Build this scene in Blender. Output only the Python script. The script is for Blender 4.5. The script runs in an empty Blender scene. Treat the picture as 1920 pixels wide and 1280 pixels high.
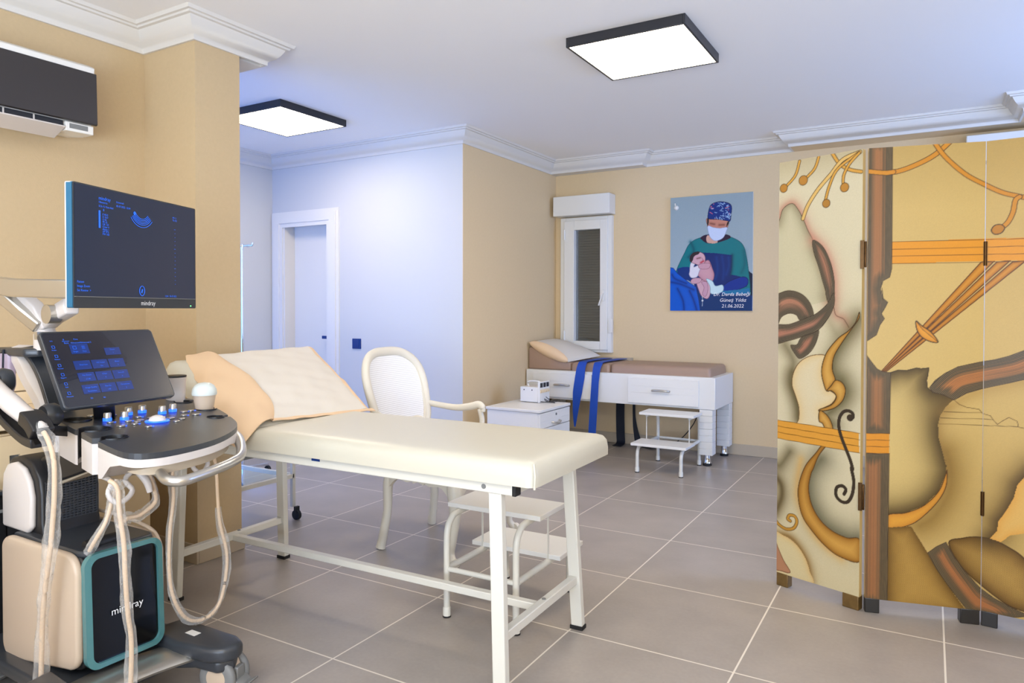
import bpy, math, random
import numpy as np
from mathutils import Vector, Matrix
random.seed(7)
SC = bpy.context.scene
COL = SC.collection
# ---------------------------------------------------------------- camera
F_PX, YAW, PITCH, CY, ROLL, CAM_H = 1338.0, 0.530333, 0.0164246, 601.8, 0.0012764, 1.185
_fw = np.array([-math.sin(YAW)*math.cos(PITCH), math.cos(YAW)*math.cos(PITCH), -math.sin(PITCH)])
_rt = np.array([math.cos(YAW), math.sin(YAW), 0.0]); _up = np.cross(_rt, _fw)
_c, _s = math.cos(ROLL), math.sin(ROLL)
_rt, _up = _c*_rt + _s*_up, -_s*_rt + _c*_up
cam = bpy.data.cameras.new('camera'); camo = bpy.data.objects.new('camera', cam); COL.objects.link(camo)
camo.matrix_world = Matrix(((_rt[0], _up[0], -_fw[0], 0), (_rt[1], _up[1], -_fw[1], 0), (_rt[2], _up[2], -_fw[2], CAM_H), (0, 0, 0, 1)))
cam.sensor_fit = 'HORIZONTAL'; cam.sensor_width = 36.0; cam.lens = 36.0*F_PX/1920
cam.shift_y = (CY-640)/1920.0
cam.clip_start = 0.05
SC.camera = camo
# ---------------------------------------------------------------- world and exposure
SC.view_settings.view_transform = 'Standard'; SC.view_settings.look = 'None'
SC.view_settings.gamma = 1.0; SC.view_settings.use_curve_mapping = False
SC.view_settings.exposure = 1.68
W = bpy.data.worlds.new('world'); SC.world = W; W.use_nodes = True
W.node_tree.nodes['Background'].inputs[0].default_value = (0.45, 0.62, 1.0, 1)
W.node_tree.nodes['Background'].inputs[1].default_value = 0.6
# daylight that enters through the alcove window (the large opening behind the partition)
def area(name, loc, rot, sx, sy, power, col):
    l = bpy.data.lights.new(name, 'AREA'); l.shape = 'RECTANGLE'; l.size = sx; l.size_y = sy
    l.energy = power; l.color = col
    o = bpy.data.objects.new(name, l); COL.objects.link(o); o.location = loc; o.rotation_euler = rot
    return o
DAY = (0.08, 0.28, 1.0)
area('alcove_daylight', (-4.2, 0.96, 1.1), (math.radians(90), 0, 0), 1.5, 1.4, 20, DAY)
area('added_right_daylight', (2.24, 4.2, 1.5), (math.radians(90), 0, math.radians(65)), 1.6, 1.5, 24, (0.25, 0.45, 1.0))  # added light from an assumed, unseen right window, cools the far wall
area('added_ceiling_uplight', (0.2, -1.7, 1.0), (math.radians(150), 0, 0), 3.6, 1.4, 98, (0.72, 0.84, 1.0))  # added fill behind the camera, tilted up to brighten the ceiling
LAMP_COL = (1.0, 0.85, 0.64); LAMP_E = 6.6

# ---------------------------------------------------------------- materials
def lin(c):
    return tuple(((v/255)/12.92 if v/255 <= .04045 else ((v/255+.055)/1.055)**2.4) for v in c)
MATS = {}
def mat(name, rgb, rough=.5, metal=0.0, noise=0.0, nscale=20, bump=0.0, bscale=60, spec=.5, emit=None, alpha=1, trans=0, coat=0, sheen=0):
    m = bpy.data.materials.new(name); m.use_nodes = True; nt = m.node_tree; b = nt.nodes['Principled BSDF']
    c = lin(rgb)+(1,)
    b.inputs['Base Color'].default_value = c; b.inputs['Roughness'].default_value = rough
    b.inputs['Metallic'].default_value = metal; b.inputs['Specular IOR Level'].default_value = spec
    b.inputs['Alpha'].default_value = alpha; b.inputs['Transmission Weight'].default_value = trans
    b.inputs['Coat Weight'].default_value = coat; b.inputs['Sheen Weight'].default_value = sheen
    if emit:
        b.inputs['Emission Color'].default_value = tuple(emit[0])+(1,); b.inputs['Emission Strength'].default_value = emit[1]
    if noise or bump:
        tc = nt.nodes.new('ShaderNodeTexCoord')
    if noise:
        n = nt.nodes.new('ShaderNodeTexNoise'); n.inputs['Scale'].default_value = nscale; n.inputs['Detail'].default_value = 5
        nt.links.new(tc.outputs['Object'], n.inputs['Vector'])
        r = nt.nodes.new('ShaderNodeMapRange'); r.inputs[1].default_value = .3; r.inputs[2].default_value = .7
        r.inputs[3].default_value = 1-noise; r.inputs[4].default_value = 1+noise
        nt.links.new(n.outputs['Fac'], r.inputs[0])
        v = nt.nodes.new('ShaderNodeVectorMath'); v.operation = 'SCALE'; v.inputs[0].default_value = c[:3]
        nt.links.new(r.outputs[0], v.inputs['Scale']); nt.links.new(v.outputs[0], b.inputs['Base Color'])
    if bump:
        n2 = nt.nodes.new('ShaderNodeTexNoise'); n2.inputs['Scale'].default_value = bscale; n2.inputs['Detail'].default_value = 4
        nt.links.new(tc.outputs['Object'], n2.inputs['Vector'])
        bp = nt.nodes.new('ShaderNodeBump'); bp.inputs['Strength'].default_value = bump; bp.inputs['Distance'].default_value = .004
        nt.links.new(n2.outputs['Fac'], bp.inputs['Height']); nt.links.new(bp.outputs[0], b.inputs['Normal'])
    MATS[name] = m
    return m
M_wall = mat('tan_wallpaper', (196, 172, 134), .75, noise=.02, nscale=60, bump=.12, bscale=180)
M_wall2 = mat('light_beige_wallpaper', (218, 193, 152), .75, noise=.015, nscale=60, bump=.12, bscale=180)
M_wall_pale = mat('pale_wall_paint', (204, 204, 202), .7, bump=.08, bscale=150)
M_ceil = mat('white_ceiling_paint', (240, 238, 236), .8)
M_corn = mat('white_plaster_cornice', (216, 211, 203), .6)
M_base = mat('taupe_baseboard', (186, 170, 146), .5)
M_white = mat('white_lacquer', (226, 223, 216), .35)
M_whitemetal = mat('white_painted_metal', (216, 212, 200), .35)
M_creamvinyl = mat('cream_vinyl', (204, 198, 180), .38, bump=.1, bscale=30)
M_chair = mat('cream_painted_wood', (222, 214, 196), .4)
M_peach = mat('peach_fabric', (228, 196, 158), .85, bump=.4, bscale=14)
M_sheet = mat('white_cotton', (218, 210, 198), .9, bump=.4, bscale=9)
M_black = mat('black_plastic', (26, 26, 28), .4)
M_darkgrey = mat('dark_grey_plastic', (52, 55, 60), .32)
M_rubber = mat('black_rubber', (22, 21, 21), .7)
M_silver = mat('silver_metal', (196, 192, 184), .28, metal=.85)
M_chrome = mat('chrome', (220, 222, 226), .08, metal=1)
M_shell = mat('light_beige_shell', (192, 172, 150), .35)
M_shellwhite = mat('white_shell', (206, 198, 192), .3)
M_teal = mat('teal_trim', (72, 122, 124), .25, coat=.5)
M_bluetrim = mat('blue_trim', (36, 92, 122), .3)
M_glossblack = mat('glossy_black_glass', (8, 8, 8), .10, spec=.35)
M_brownvinyl = mat('taupe_vinyl', (160, 132, 112), .45, bump=.1, bscale=25)
M_bluestrap = mat('blue_strap', (16, 70, 170), .6)
M_navystrap = mat('navy_strap', (14, 22, 38), .6)
M_cabinet = mat('tan_cabinet', (222, 198, 158), .45, noise=.02, nscale=12)
M_counter = mat('beige_countertop', (228, 206, 170), .35)
M_brass = mat('aged_brass', (74, 50, 22), .35, metal=.8, noise=.15, nscale=60)
M_bronzefoot = mat('bronze_foot', (112, 86, 46), .4, metal=.35, noise=.15, nscale=40)
M_darkfoot = mat('black_lacquer_foot', (34, 30, 26), .3)
M_goldedge = mat('gold_lacquer_edge', (196, 168, 108), .4)
M_shutter = mat('roller_shutter', (122, 114, 98), .6)  # one even grey-brown colour for the shutter slats
M_glasspane = mat('window_glass', (235, 240, 245), .02, trans=1, spec=.5)
def sleeve_material():
    m = bpy.data.materials.new('clear_plastic_sleeve'); m.use_nodes = True; nt = m.node_tree; b = nt.nodes['Principled BSDF']; N = nt.nodes.new; L = nt.links.new
    b.inputs['Base Color'].default_value = (.86, .84, .80, 1); b.inputs['Roughness'].default_value = .12; b.inputs['Specular IOR Level'].default_value = .9
    tc = N('ShaderNodeTexCoord'); n = N('ShaderNodeTexNoise'); n.inputs['Scale'].default_value = 38; n.inputs['Detail'].default_value = 6; L(tc.outputs['Object'], n.inputs['Vector'])
    bp = N('ShaderNodeBump'); bp.inputs['Strength'].default_value = 1; bp.inputs['Distance'].default_value = .01; L(n.outputs['Fac'], bp.inputs['Height']); L(bp.outputs[0], b.inputs['Normal'])
    lw = N('ShaderNodeLayerWeight'); lw.inputs['Blend'].default_value = .45; L(bp.outputs[0], lw.inputs['Normal'])
    mr = N('ShaderNodeMapRange'); mr.inputs[1].default_value = 0; mr.inputs[2].default_value = 1; mr.inputs[3].default_value = .05; mr.inputs[4].default_value = .52; L(lw.outputs['Facing'], mr.inputs[0])
    t = N('ShaderNodeBsdfTransparent'); mx = N('ShaderNodeMixShader'); L(mr.outputs[0], mx.inputs[0]); L(t.outputs[0], mx.inputs[1]); L(b.outputs[0], mx.inputs[2])
    L(mx.outputs[0], nt.nodes['Material Output'].inputs[0]); return m
M_clear = sleeve_material()
M_cable = mat('cream_cable', (206, 178, 146), .5)
M_glass = mat('clear_glass_shelf', (190, 220, 225), .03, alpha=.22)
M_switch = mat('dark_blue_switch', (10, 52, 120), .35)
M_acblack = mat('anthracite_ac_panel', (48, 44, 44), .35)
M_grey = mat('grey_plastic', (120, 120, 118), .5)
M_txtw = mat('white_print', (235, 235, 235), .6)
M_led = mat('blue_led', (30, 80, 255), .3, emit=((.02, .12, 1.0), .7))
M_ledgreen = mat('green_led', (60, 220, 90), .3, emit=((.1, 1, .2), 2.0))
M_ui = mat('blue_screen_graphics', (10, 60, 160), .5, emit=((.01, .09, .50), .55))
M_uidim = mat('dim_blue_screen_graphics', (6, 30, 90), .5, emit=((.004, .02, .10), .30))
M_screen = mat('lit_dark_screen', (8, 10, 16), .12, emit=((.005, .012, .034), .5), coat=.3)
M_touch = mat('lit_touch_screen', (14, 15, 18), .24, emit=((.006, .008, .018), .5), coat=.5)

def floor_material():
    m = bpy.data.materials.new('grey_beige_porcelain_tiles'); m.use_nodes = True; nt = m.node_tree; b = nt.nodes['Principled BSDF']
    N = nt.nodes.new; L = nt.links.new
    tc = N('ShaderNodeTexCoord'); sp = N('ShaderNodeSeparateXYZ'); L(tc.outputs['Object'], sp.inputs[0])
    def M(op, a, bb=None):
        n = N('ShaderNodeMath'); n.operation = op
        for i, v in enumerate((a, bb)):
            if v is None: continue
            if isinstance(v, (int, float)): n.inputs[i].default_value = v
            else: L(v, n.inputs[i])
        return n.outputs[0]
    S = .597
    def line(o, off):
        t = M('DIVIDE', M('SUBTRACT', o, off), S); fr = M('FRACT', t)
        return M('LESS_THAN', M('MINIMUM', fr, M('SUBTRACT', 1.0, fr)), .0030/S*1.0), M('FLOOR', t)
    lx, ix = line(sp.outputs[0], .053); ly, iy = line(sp.outputs[1], 2.362)
    g = M('MAXIMUM', lx, ly)
    wn = N('ShaderNodeTexWhiteNoise'); wn.noise_dimensions = '2D'
    cb = N('ShaderNodeCombineXYZ'); L(ix, cb.inputs[0]); L(iy, cb.inputs[1]); L(cb.outputs[0], wn.inputs['Vector'])
    n1 = N('ShaderNodeTexNoise'); n1.inputs['Scale'].default_value = 4; n1.inputs['Detail'].default_value = 6; L(tc.outputs['Object'], n1.inputs['Vector'])
    n2 = N('ShaderNodeTexNoise'); n2.inputs['Scale'].default_value = 70; n2.inputs['Detail'].default_value = 4; L(tc.outputs['Object'], n2.inputs['Vector'])
    f = M('ADD', M('ADD', M('MULTIPLY', n1.outputs['Fac'], .42), M('MULTIPLY', n2.outputs['Fac'], .22)), M('ADD', M('MULTIPLY', wn.outputs['Value'], .08), .64))
    v = N('ShaderNodeVectorMath'); v.operation = 'SCALE'; v.inputs[0].default_value = lin((156, 146, 136)); L(f, v.inputs['Scale'])
    mx = N('ShaderNodeMix'); mx.data_type = 'RGBA'; L(g, mx.inputs[0]); L(v.outputs[0], mx.inputs[6]); mx.inputs[7].default_value = lin((222, 212, 196))+(1,)
    L(mx.outputs[2], b.inputs['Base Color'])
    r = M('ADD', M('MULTIPLY', n2.outputs['Fac'], .12), .30); L(r, b.inputs['Roughness'])
    b.inputs['Specular IOR Level'].default_value = .5
    bp = N('ShaderNodeBump'); bp.inputs['Strength'].default_value = .3; bp.inputs['Distance'].default_value = .002
    L(M('SUBTRACT', 1.0, g), bp.inputs['Height']); L(bp.outputs[0], b.inputs['Normal'])
    return m
M_floor = floor_material()
def cane_material():
    m = bpy.data.materials.new('woven_white_cane'); m.use_nodes = True; nt = m.node_tree; b = nt.nodes['Principled BSDF']
    N = nt.nodes.new; L = nt.links.new
    tc = N('ShaderNodeTexCoord'); w1 = N('ShaderNodeTexWave'); w1.inputs['Scale'].default_value = 32; w1.bands_direction = 'Y'
    w2 = N('ShaderNodeTexWave'); w2.inputs['Scale'].default_value = 32; w2.bands_direction = 'Z'
    L(tc.outputs['Object'], w1.inputs[0]); L(tc.outputs['Object'], w2.inputs[0])
    mu = N('ShaderNodeMath'); mu.operation = 'MULTIPLY'; L(w1.outputs['Fac'], mu.inputs[0]); L(w2.outputs['Fac'], mu.inputs[1])
    cr = N('ShaderNodeValToRGB'); cr.color_ramp.elements[0].color = lin((240, 238, 234))+(1,); cr.color_ramp.elements[0].position = .35
    cr.color_ramp.elements[1].color = lin((186, 182, 178))+(1,); cr.color_ramp.elements[1].position = .75
    L(mu.outputs[0], cr.inputs[0]); L(cr.outputs[0], b.inputs['Base Color']); b.inputs['Roughness'].default_value = .6
    return m
M_cane = cane_material()
def attr_material(name, rough=.4, coat=0):
    m = bpy.data.materials.new(name); m.use_nodes = True; nt = m.node_tree; b = nt.nodes['Principled BSDF']
    a = nt.nodes.new('ShaderNodeAttribute'); a.attribute_name = 'paint'; nt.links.new(a.outputs['Color'], b.inputs['Base Color'])
    b.inputs['Roughness'].default_value = rough; b.inputs['Coat Weight'].default_value = coat; b.inputs['Specular IOR Level'].default_value = .2
    return m

# ---------------------------------------------------------------- geometry helpers: a shape is (vertices, faces)
def join(*gs):
    V, Fc = [], []
    for g in gs:
        o = len(V); V += [tuple(v) for v in g[0]]; Fc += [tuple(i+o for i in f) for f in g[1]]
    return V, Fc
def box(x0, x1, y0, y1, z0, z1):
    V = [(x0, y0, z0), (x1, y0, z0), (x1, y1, z0), (x0, y1, z0), (x0, y0, z1), (x1, y0, z1), (x1, y1, z1), (x0, y1, z1)]
    return V, [(3, 2, 1, 0), (4, 5, 6, 7), (0, 1, 5, 4), (1, 2, 6, 5), (2, 3, 7, 6), (3, 0, 4, 7)]
def xf(g, loc=(0, 0, 0), rz=0, ry=0, rx=0, piv=(0, 0, 0)):
    R = Matrix.Rotation(rz, 3, 'Z') @ Matrix.Rotation(ry, 3, 'Y') @ Matrix.Rotation(rx, 3, 'X'); p = Vector(piv)
    return [tuple(R @ (Vector(v)-p) + p + Vector(loc)) for v in g[0]], g[1]
def frame(d, upv=(0, 0, 1)):
    d = Vector(d).normalized(); u = Vector(upv)
    if abs(d.dot(u)) > .98: u = Vector((0, 1, 0))
    s = d.cross(u).normalized(); return s, s.cross(d).normalized()
def beam(p, q, w, h, upv=(0, 0, 1)):
    p, q = Vector(p), Vector(q); s, u = frame(q-p, upv); V = []
    for c in (p, q):
        for a, b in ((-1, -1), (1, -1), (1, 1), (-1, 1)): V.append(tuple(c+s*a*w/2+u*b*h/2))
    return V, [(3, 2, 1, 0), (4, 5, 6, 7), (0, 1, 5, 4), (1, 2, 6, 5), (2, 3, 7, 6), (3, 0, 4, 7)]
def crom(P, n=8, closed=False):
    P = [Vector(p) for p in P]; out = []; N = len(P)
    rng = range(N) if closed else range(N-1)
    for i in rng:
        if closed: a, b, c, d = P[(i-1) % N], P[i], P[(i+1) % N], P[(i+2) % N]
        else: a, b, c, d = P[max(i-1, 0)], P[i], P[i+1], P[min(i+2, N-1)]
        for k in range(n):
            t = k/n
            out.append(.5*((2*b)+(c-a)*t+(2*a-5*b+4*c-d)*t*t+(3*b-a-3*c+d)*t**3))
    if not closed: out.append(P[-1])
    return out
def sweep(path, prof, closed=False, upv=(0, 0, 1), caps=True, scale=None):
    """sweep a 2D profile (list of (a,b)) along a path with a fixed reference up"""
    path = [Vector(p) for p in path]; n = len(path); m = len(prof); V = []; Fc = []
    for i, p in enumerate(path):
        if closed: d = path[(i+1) % n]-path[i-1]
        else: d = path[min(i+1, n-1)]-path[max(i-1, 0)]
        s, u = frame(d, upv); k = scale[i] if scale is not None else 1
        kx, ky = k if isinstance(k, tuple) else (k, k)
        for a, b in prof: V.append(tuple(p+s*a*kx+u*b*ky))
    R = n if closed else n-1
    for i in range(R):
        j = (i+1) % n
        for k in range(m):
            l = (k+1) % m; Fc.append((i*m+k, j*m+k, j*m+l, i*m+l))
    if caps and not closed:
        Fc.append(tuple(range(m))); Fc.append(tuple((n-1)*m+k for k in reversed(range(m))))
    return V, Fc
def circ(r, n=12, ry=None):
    return [(r*math.cos(2*math.pi*k/n), (ry or r)*math.sin(2*math.pi*k/n)) for k in range(n)]
def tube(path, r, n=12, smooth=0, upv=(0, 0, 1), scale=None, ry=None, closed=False):
    if smooth: path = crom(path, smooth, closed)
    if scale is not None and len(scale) != len(path):
        xs = np.linspace(0, 1, len(scale)); scale = list(np.interp(np.linspace(0, 1, len(path)), xs, scale))
    return sweep(path, circ(r, n, ry), upv=upv, scale=scale, closed=closed)
def lathe(prof, c=(0, 0, 0), n=24, axis='Z'):
    V, Fc = [], []; m = len(prof)
    for k in range(n):
        a = 2*math.pi*k/n
        for r, z in prof:
            v = (r*math.cos(a), r*math.sin(a), z)
            if axis == 'X': v = (v[2], v[0], v[1])
            if axis == 'Y': v = (v[0], v[2], v[1])
            V.append((v[0]+c[0], v[1]+c[1], v[2]+c[2]))
    for k in range(n):
        l = (k+1) % n
        for i in range(m-1): Fc.append((k*m+i, l*m+i, l*m+i+1, k*m+i+1))
    Fc.append(tuple(k*m for k in reversed(range(n)))); Fc.append(tuple(k*m+m-1 for k in range(n)))
    return V, Fc
def cyl(c, r, h, n=24, axis='Z'): return lathe([(r, 0), (r, h)], c, n, axis)
def prism(pts, lo, hi, axis='Z'):
    """extrude a 2D outline; axis Z: (x,y), X: (y,z), Y: (x,z)"""
    def P(a, b, h): return {'Z': (a, b, h), 'X': (h, a, b), 'Y': (a, h, b)}[axis]
    n = len(pts); V = [P(a, b, lo) for a, b in pts]+[P(a, b, hi) for a, b in pts]
    Fc = [tuple(reversed(range(n))), tuple(range(n, 2*n))]+[(i, (i+1) % n, n+(i+1) % n, n+i) for i in range(n)]
    return V, Fc
def rrect(x0, x1, y0, y1, r, n=6):
    out = []
    for cx, cy, a0 in ((x1-r, y1-r, 0), (x0+r, y1-r, 90), (x0+r, y0+r, 180), (x1-r, y0+r, 270)):
        for k in range(n+1):
            a = math.radians(a0+90*k/n); out.append((cx+r*math.cos(a), cy+r*math.sin(a)))
    return out
def gridsurf(fn, nu, nv, thick=0.0):
    """fn(u,v)->xyz; optional thickness along -normal"""
    P = [[Vector(fn(i/(nu-1), j/(nv-1))) for j in range(nv)] for i in range(nu)]
    V = [tuple(P[i][j]) for i in range(nu) for j in range(nv)]
    Fc = [(i*nv+j, (i+1)*nv+j, (i+1)*nv+j+1, i*nv+j+1) for i in range(nu-1) for j in range(nv-1)]
    if thick:
        o = len(V)
        for i in range(nu):
            for j in range(nv):
                du = P[min(i+1, nu-1)][j]-P[max(i-1, 0)][j]; dv = P[i][min(j+1, nv-1)]-P[i][max(j-1, 0)]
                nn = du.cross(dv); nn = nn.normalized() if nn.length > 1e-9 else Vector((0, 0, 1))
                V.append(tuple(P[i][j]-nn*thick))
        Fc += [tuple(o+k for k in reversed(f)) for f in Fc[:]]
        rim = [i*nv for i in range(nu)]+[(nu-1)*nv+j for j in range(1, nv)]+[i*nv+nv-1 for i in range(nu-2, -1, -1)]+[j for j in range(nv-2, 0, -1)]
        for a, b in zip(rim, rim[1:]+rim[:1]): Fc.append((b, a, a+o, b+o))
    return V, Fc

# ---------------------------------------------------------------- scene graph helpers
import bmesh
INV = {}
def _mesh(name, g, m, smooth=None, recalc=True):
    me = bpy.data.meshes.new(name); me.from_pydata([tuple(v) for v in g[0]], [], g[1]); me.materials.append(m)
    if recalc:
        b = bmesh.new(); b.from_mesh(me); bmesh.ops.recalc_face_normals(b, faces=b.faces); b.to_mesh(me); b.free()
    if smooth is not None:
        me.polygons.foreach_set('use_smooth', [True]*len(me.polygons)); me.set_sharp_from_angle(angle=math.radians(smooth))
    me.update(); return me
def mods(o, bevel=0, seg=2, sub=0):
    if bevel:
        b = o.modifiers.new('bevel', 'BEVEL'); b.width = bevel; b.segments = seg; b.limit_method = 'ANGLE'; b.angle_limit = math.radians(35)
        b.harden_normals = False
        o.data.polygons.foreach_set('use_smooth', [True]*len(o.data.polygons)); o.data.set_sharp_from_angle(angle=math.radians(60))
        if seg >= 3:
            o.data.set_sharp_from_angle(angle=math.radians(180))
    if sub:
        s = o.modifiers.new('subd', 'SUBSURF'); s.levels = sub; s.render_levels = sub
def thing(name, label, cat, loc=(0, 0, 0), rz=0, group=None, kind=None):
    o = bpy.data.objects.new(name, None); COL.objects.link(o); o.empty_display_size = .05
    o.location = loc; o.rotation_euler = (0, 0, rz)
    if kind: o['kind'] = kind
    if label: o['label'] = label; o['category'] = cat
    if group: o['group'] = group
    INV[o.name] = (Matrix.Translation(loc) @ Matrix.Rotation(rz, 4, 'Z')).inverted(); return o
def part(root, name, g, m, parent=None, bevel=0, seg=2, smooth=40, sub=0, label=None, local=False, recalc=True):
    """geometry in world coordinates (local=True: in the thing's own) becomes a child mesh"""
    inv = INV[root.name]
    V = g[0] if local else [tuple(inv @ Vector(v)) for v in g[0]]
    o = bpy.data.objects.new(name, _mesh(name, (V, g[1]), m, smooth, recalc)); COL.objects.link(o)
    o.parent = parent or root; mods(o, bevel, seg, sub)
    if label: o['label'] = label
    return o
def single(name, label, cat, g, m, bevel=0, seg=2, smooth=40, sub=0, group=None, kind=None):
    V = np.array([tuple(v) for v in g[0]]); c = (V.min(0)+V.max(0))/2; c[2] = V[:, 2].min()
    o = bpy.data.objects.new(name, _mesh(name, ((V-c).tolist(), g[1]), m, smooth)); COL.objects.link(o); o.location = c
    INV[o.name] = Matrix.Translation(c).inverted(); mods(o, bevel, seg, sub)
    if label: o['label'] = label; o['category'] = cat
    if group: o['group'] = group
    if kind: o['kind'] = kind
    return o
def struct(name, g, m, origin0=True, **k):
    o = bpy.data.objects.new(name, _mesh(name, g, m, k.pop('smooth', 40))); COL.objects.link(o); o['kind'] = 'structure'
    INV[o.name] = Matrix.Identity(4); mods(o, k.get('bevel', 0)); return o
def copy_tree(o, parent=None):
    c = o.copy(); COL.objects.link(c)
    if parent: c.parent = parent
    for ch in list(o.children): copy_tree(ch, c)
    return c
def text_geo(s, size, origin, right, upv, shear=0.0, align='LEFT', extrude=0.0):
    cu = bpy.data.curves.new('txt', 'FONT'); cu.body = s; cu.size = size; cu.shear = shear; cu.align_x = align; cu.resolution_u = 2; cu.extrude = extrude
    o = bpy.data.objects.new('txt', cu); me = bpy.data.meshes.new_from_object(o)
    r, u = Vector(right).normalized(), Vector(upv).normalized(); n = r.cross(u); O = Vector(origin)
    V = [tuple(O+r*v.co.x+u*v.co.y+n*v.co.z) for v in me.vertices]; Fc = [tuple(p.vertices) for p in me.polygons]
    bpy.data.objects.remove(o); bpy.data.curves.remove(cu); bpy.data.meshes.remove(me)
    return V, Fc

# ================================================================ THE ROOM
CEIL, CB = 2.53, 2.42
XL, YP0, YP1, XP, XA, YD, XS, YW, XR, YB = -3.317, 2.109, 2.355, -2.93, -5.07, 4.42, -3.02, 5.95, 2.3, -2.4
YA = 0.9
struct('floor', box(-5.3, XR+.1, YB-.1, YW+.1, -.06, 0), M_floor)
struct('ceiling', box(-5.3, XR+.1, YB-.1, YW+.1, CEIL, CEIL+.08), M_ceil)
struct('wall_left', box(XL-.1, XL, YB, YP0, 0, CEIL), M_wall)
struct('wall_pillar', box(XL-.1, XP, YP0, YP1, 0, CEIL), M_wall)
struct('wall_alcove_left', box(XA-.1, XA, YA, YD+.1, 0, CEIL), M_wall_pale)
struct('wall_alcove_far', join(box(XA, -4.93, YD, YD+.22, 0, CEIL), box(-4.335, XS, YD, YD+.22, 0, CEIL), box(-4.93, -4.335, YD, YD+.22, 1.945, CEIL)), M_wall_pale)
struct('wall_side', box(XS-.1, XS, YD+.22, YW+.1, 0, CEIL), M_wall2)
struct('wall_side_corner', box(XS, XS+.004, YD, YW, 0, CEIL), M_wall2)
# window wall with the opening of window_1
struct('wall_far', join(box(XS, -2.945, YW, YW+.12, 0, CEIL), box(-2.44, XR, YW, YW+.12, 0, CEIL), box(-2.945, -2.44, YW, YW+.12, 2.02, CEIL), box(-2.945, -2.44, YW, YW+.12, 0, .80)), M_wall2)
struct('wall_right', join(box(XR, XR+.1, YB, 3.3, 0, CEIL), box(XR, XR+.1, 5.1, YW, 0, CEIL), box(XR, XR+.1, 3.3, 5.1, 0, .7), box(XR, XR+.1, 3.3, 5.1, 2.3, CEIL)), M_wall2)
struct('wall_back', join(box(XL-.1, -1.5, YB-.1, YB, 0, CEIL), box(2.1, XR, YB-.1, YB, 0, CEIL), box(-1.5, 2.1, YB-.1, YB, 0, .5), box(-1.5, 2.1, YB-.1, YB, 2.45, CEIL)), M_wall2)
struct('wall_alcove_near', join(box(XA, -4.95, YA-.1, YA, 0, CEIL), box(-3.45, XL-.1, YA-.1, YA, 0, CEIL), box(-4.95, -3.45, YA-.1, YA, 0, .45), box(-4.95, -3.45, YA-.1, YA, 2.42, CEIL)), M_wall_pale)
# ceiling beams that carry the cornice
struct('trim_beam_pillar', box(XA, XP-.03, YP0, 2.505, CB, CEIL), M_corn)
struct('trim_beam_far_left', box(XS, -2.144, 5.845, YW, CB, CEIL), M_corn)
struct('trim_beam_far_right', box(-.93, XR, 5.76, YW, CB, CEIL), M_wall2)
struct('trim_beam_far_end', box(.50, XR, 5.47, 5.76, CB, CEIL), M_wall2)
# cornice: profile swept along the top of the walls, mitred
CP = [(0, 0), (.012, 0), (.014, .018), (.022, .024), (.040, .034), (.058, .054), (.070, .074), (.074, .084), (.088, .086), (.092, .094), (.104, .096), (.108, .104), (.112, .110), (0, .110)]
def cornice(path, name):
    """path: (x,y) polyline with the room on its right-hand side; profile grows away from the wall"""
    P = [Vector((p[0], p[1])) for p in path]; V = []; Fc = []; m = len(CP); n = len(P)
    for i, p in enumerate(P):
        ns = []
        if i > 0: d = (P[i]-P[i-1]).normalized(); ns.append(Vector((d.y, -d.x)))
        if i < n-1: d = (P[i+1]-P[i]).normalized(); ns.append(Vector((d.y, -d.x)))
        o = ns[0] if len(ns) == 1 else (ns[0]+ns[1])/(1+ns[0].dot(ns[1]))
        for a, z in CP: V.append((p.x+o.x*a, p.y+o.y*a, CB+z))
    for i in range(n-1):
        for k in range(m):
            l = (k+1) % m; Fc.append((i*m+k, (i+1)*m+k, (i+1)*m+l, i*m+l))
    Fc += [tuple(range(m)), tuple((n-1)*m+k for k in reversed(range(m)))]
    return struct(name, (V, Fc), M_corn, smooth=50)
cornice([(XL, YB), (XL, YP0), (XP-.001, YP0), (XP-.001, 2.505), (XA, 2.505)], 'trim_cornice_left')
cornice([(XA, 2.505), (XA, YD), (XS, YD), (XS, 5.845), (-2.144, 5.845), (-2.144, YW), (-.93, YW), (-.93, 5.76), (.50, 5.76), (.50, 5.47), (XR, 5.47), (XR, YB)], 'trim_cornice_far')
# baseboards
def bb(name, *boxes): struct(name, join(*[box(*b, 0, .09) for b in boxes]), M_base, bevel=.003)
bb('baseboard_left', (XL, XL+.012, YB, .1))
bb('baseboard_pillar', (XL, XP+.012, YP0-.012, YP0), (XP, XP+.012, YP0, YP1+.012), (XL-.1, XP, YP1, YP1+.012))
bb('baseboard_alcove', (XA, XA+.012, YA, YD), (XA, -5.06, YD-.012, YD), (-4.26, XS+.016, YD-.012, YD))
bb('baseboard_side', (XS+.004, XS+.016, YD-.012, YW))
bb('baseboard_far', (XS, XR, YW-.012, YW))
bb('baseboard_right', (XR-.012, XR, YB, YW))
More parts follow.
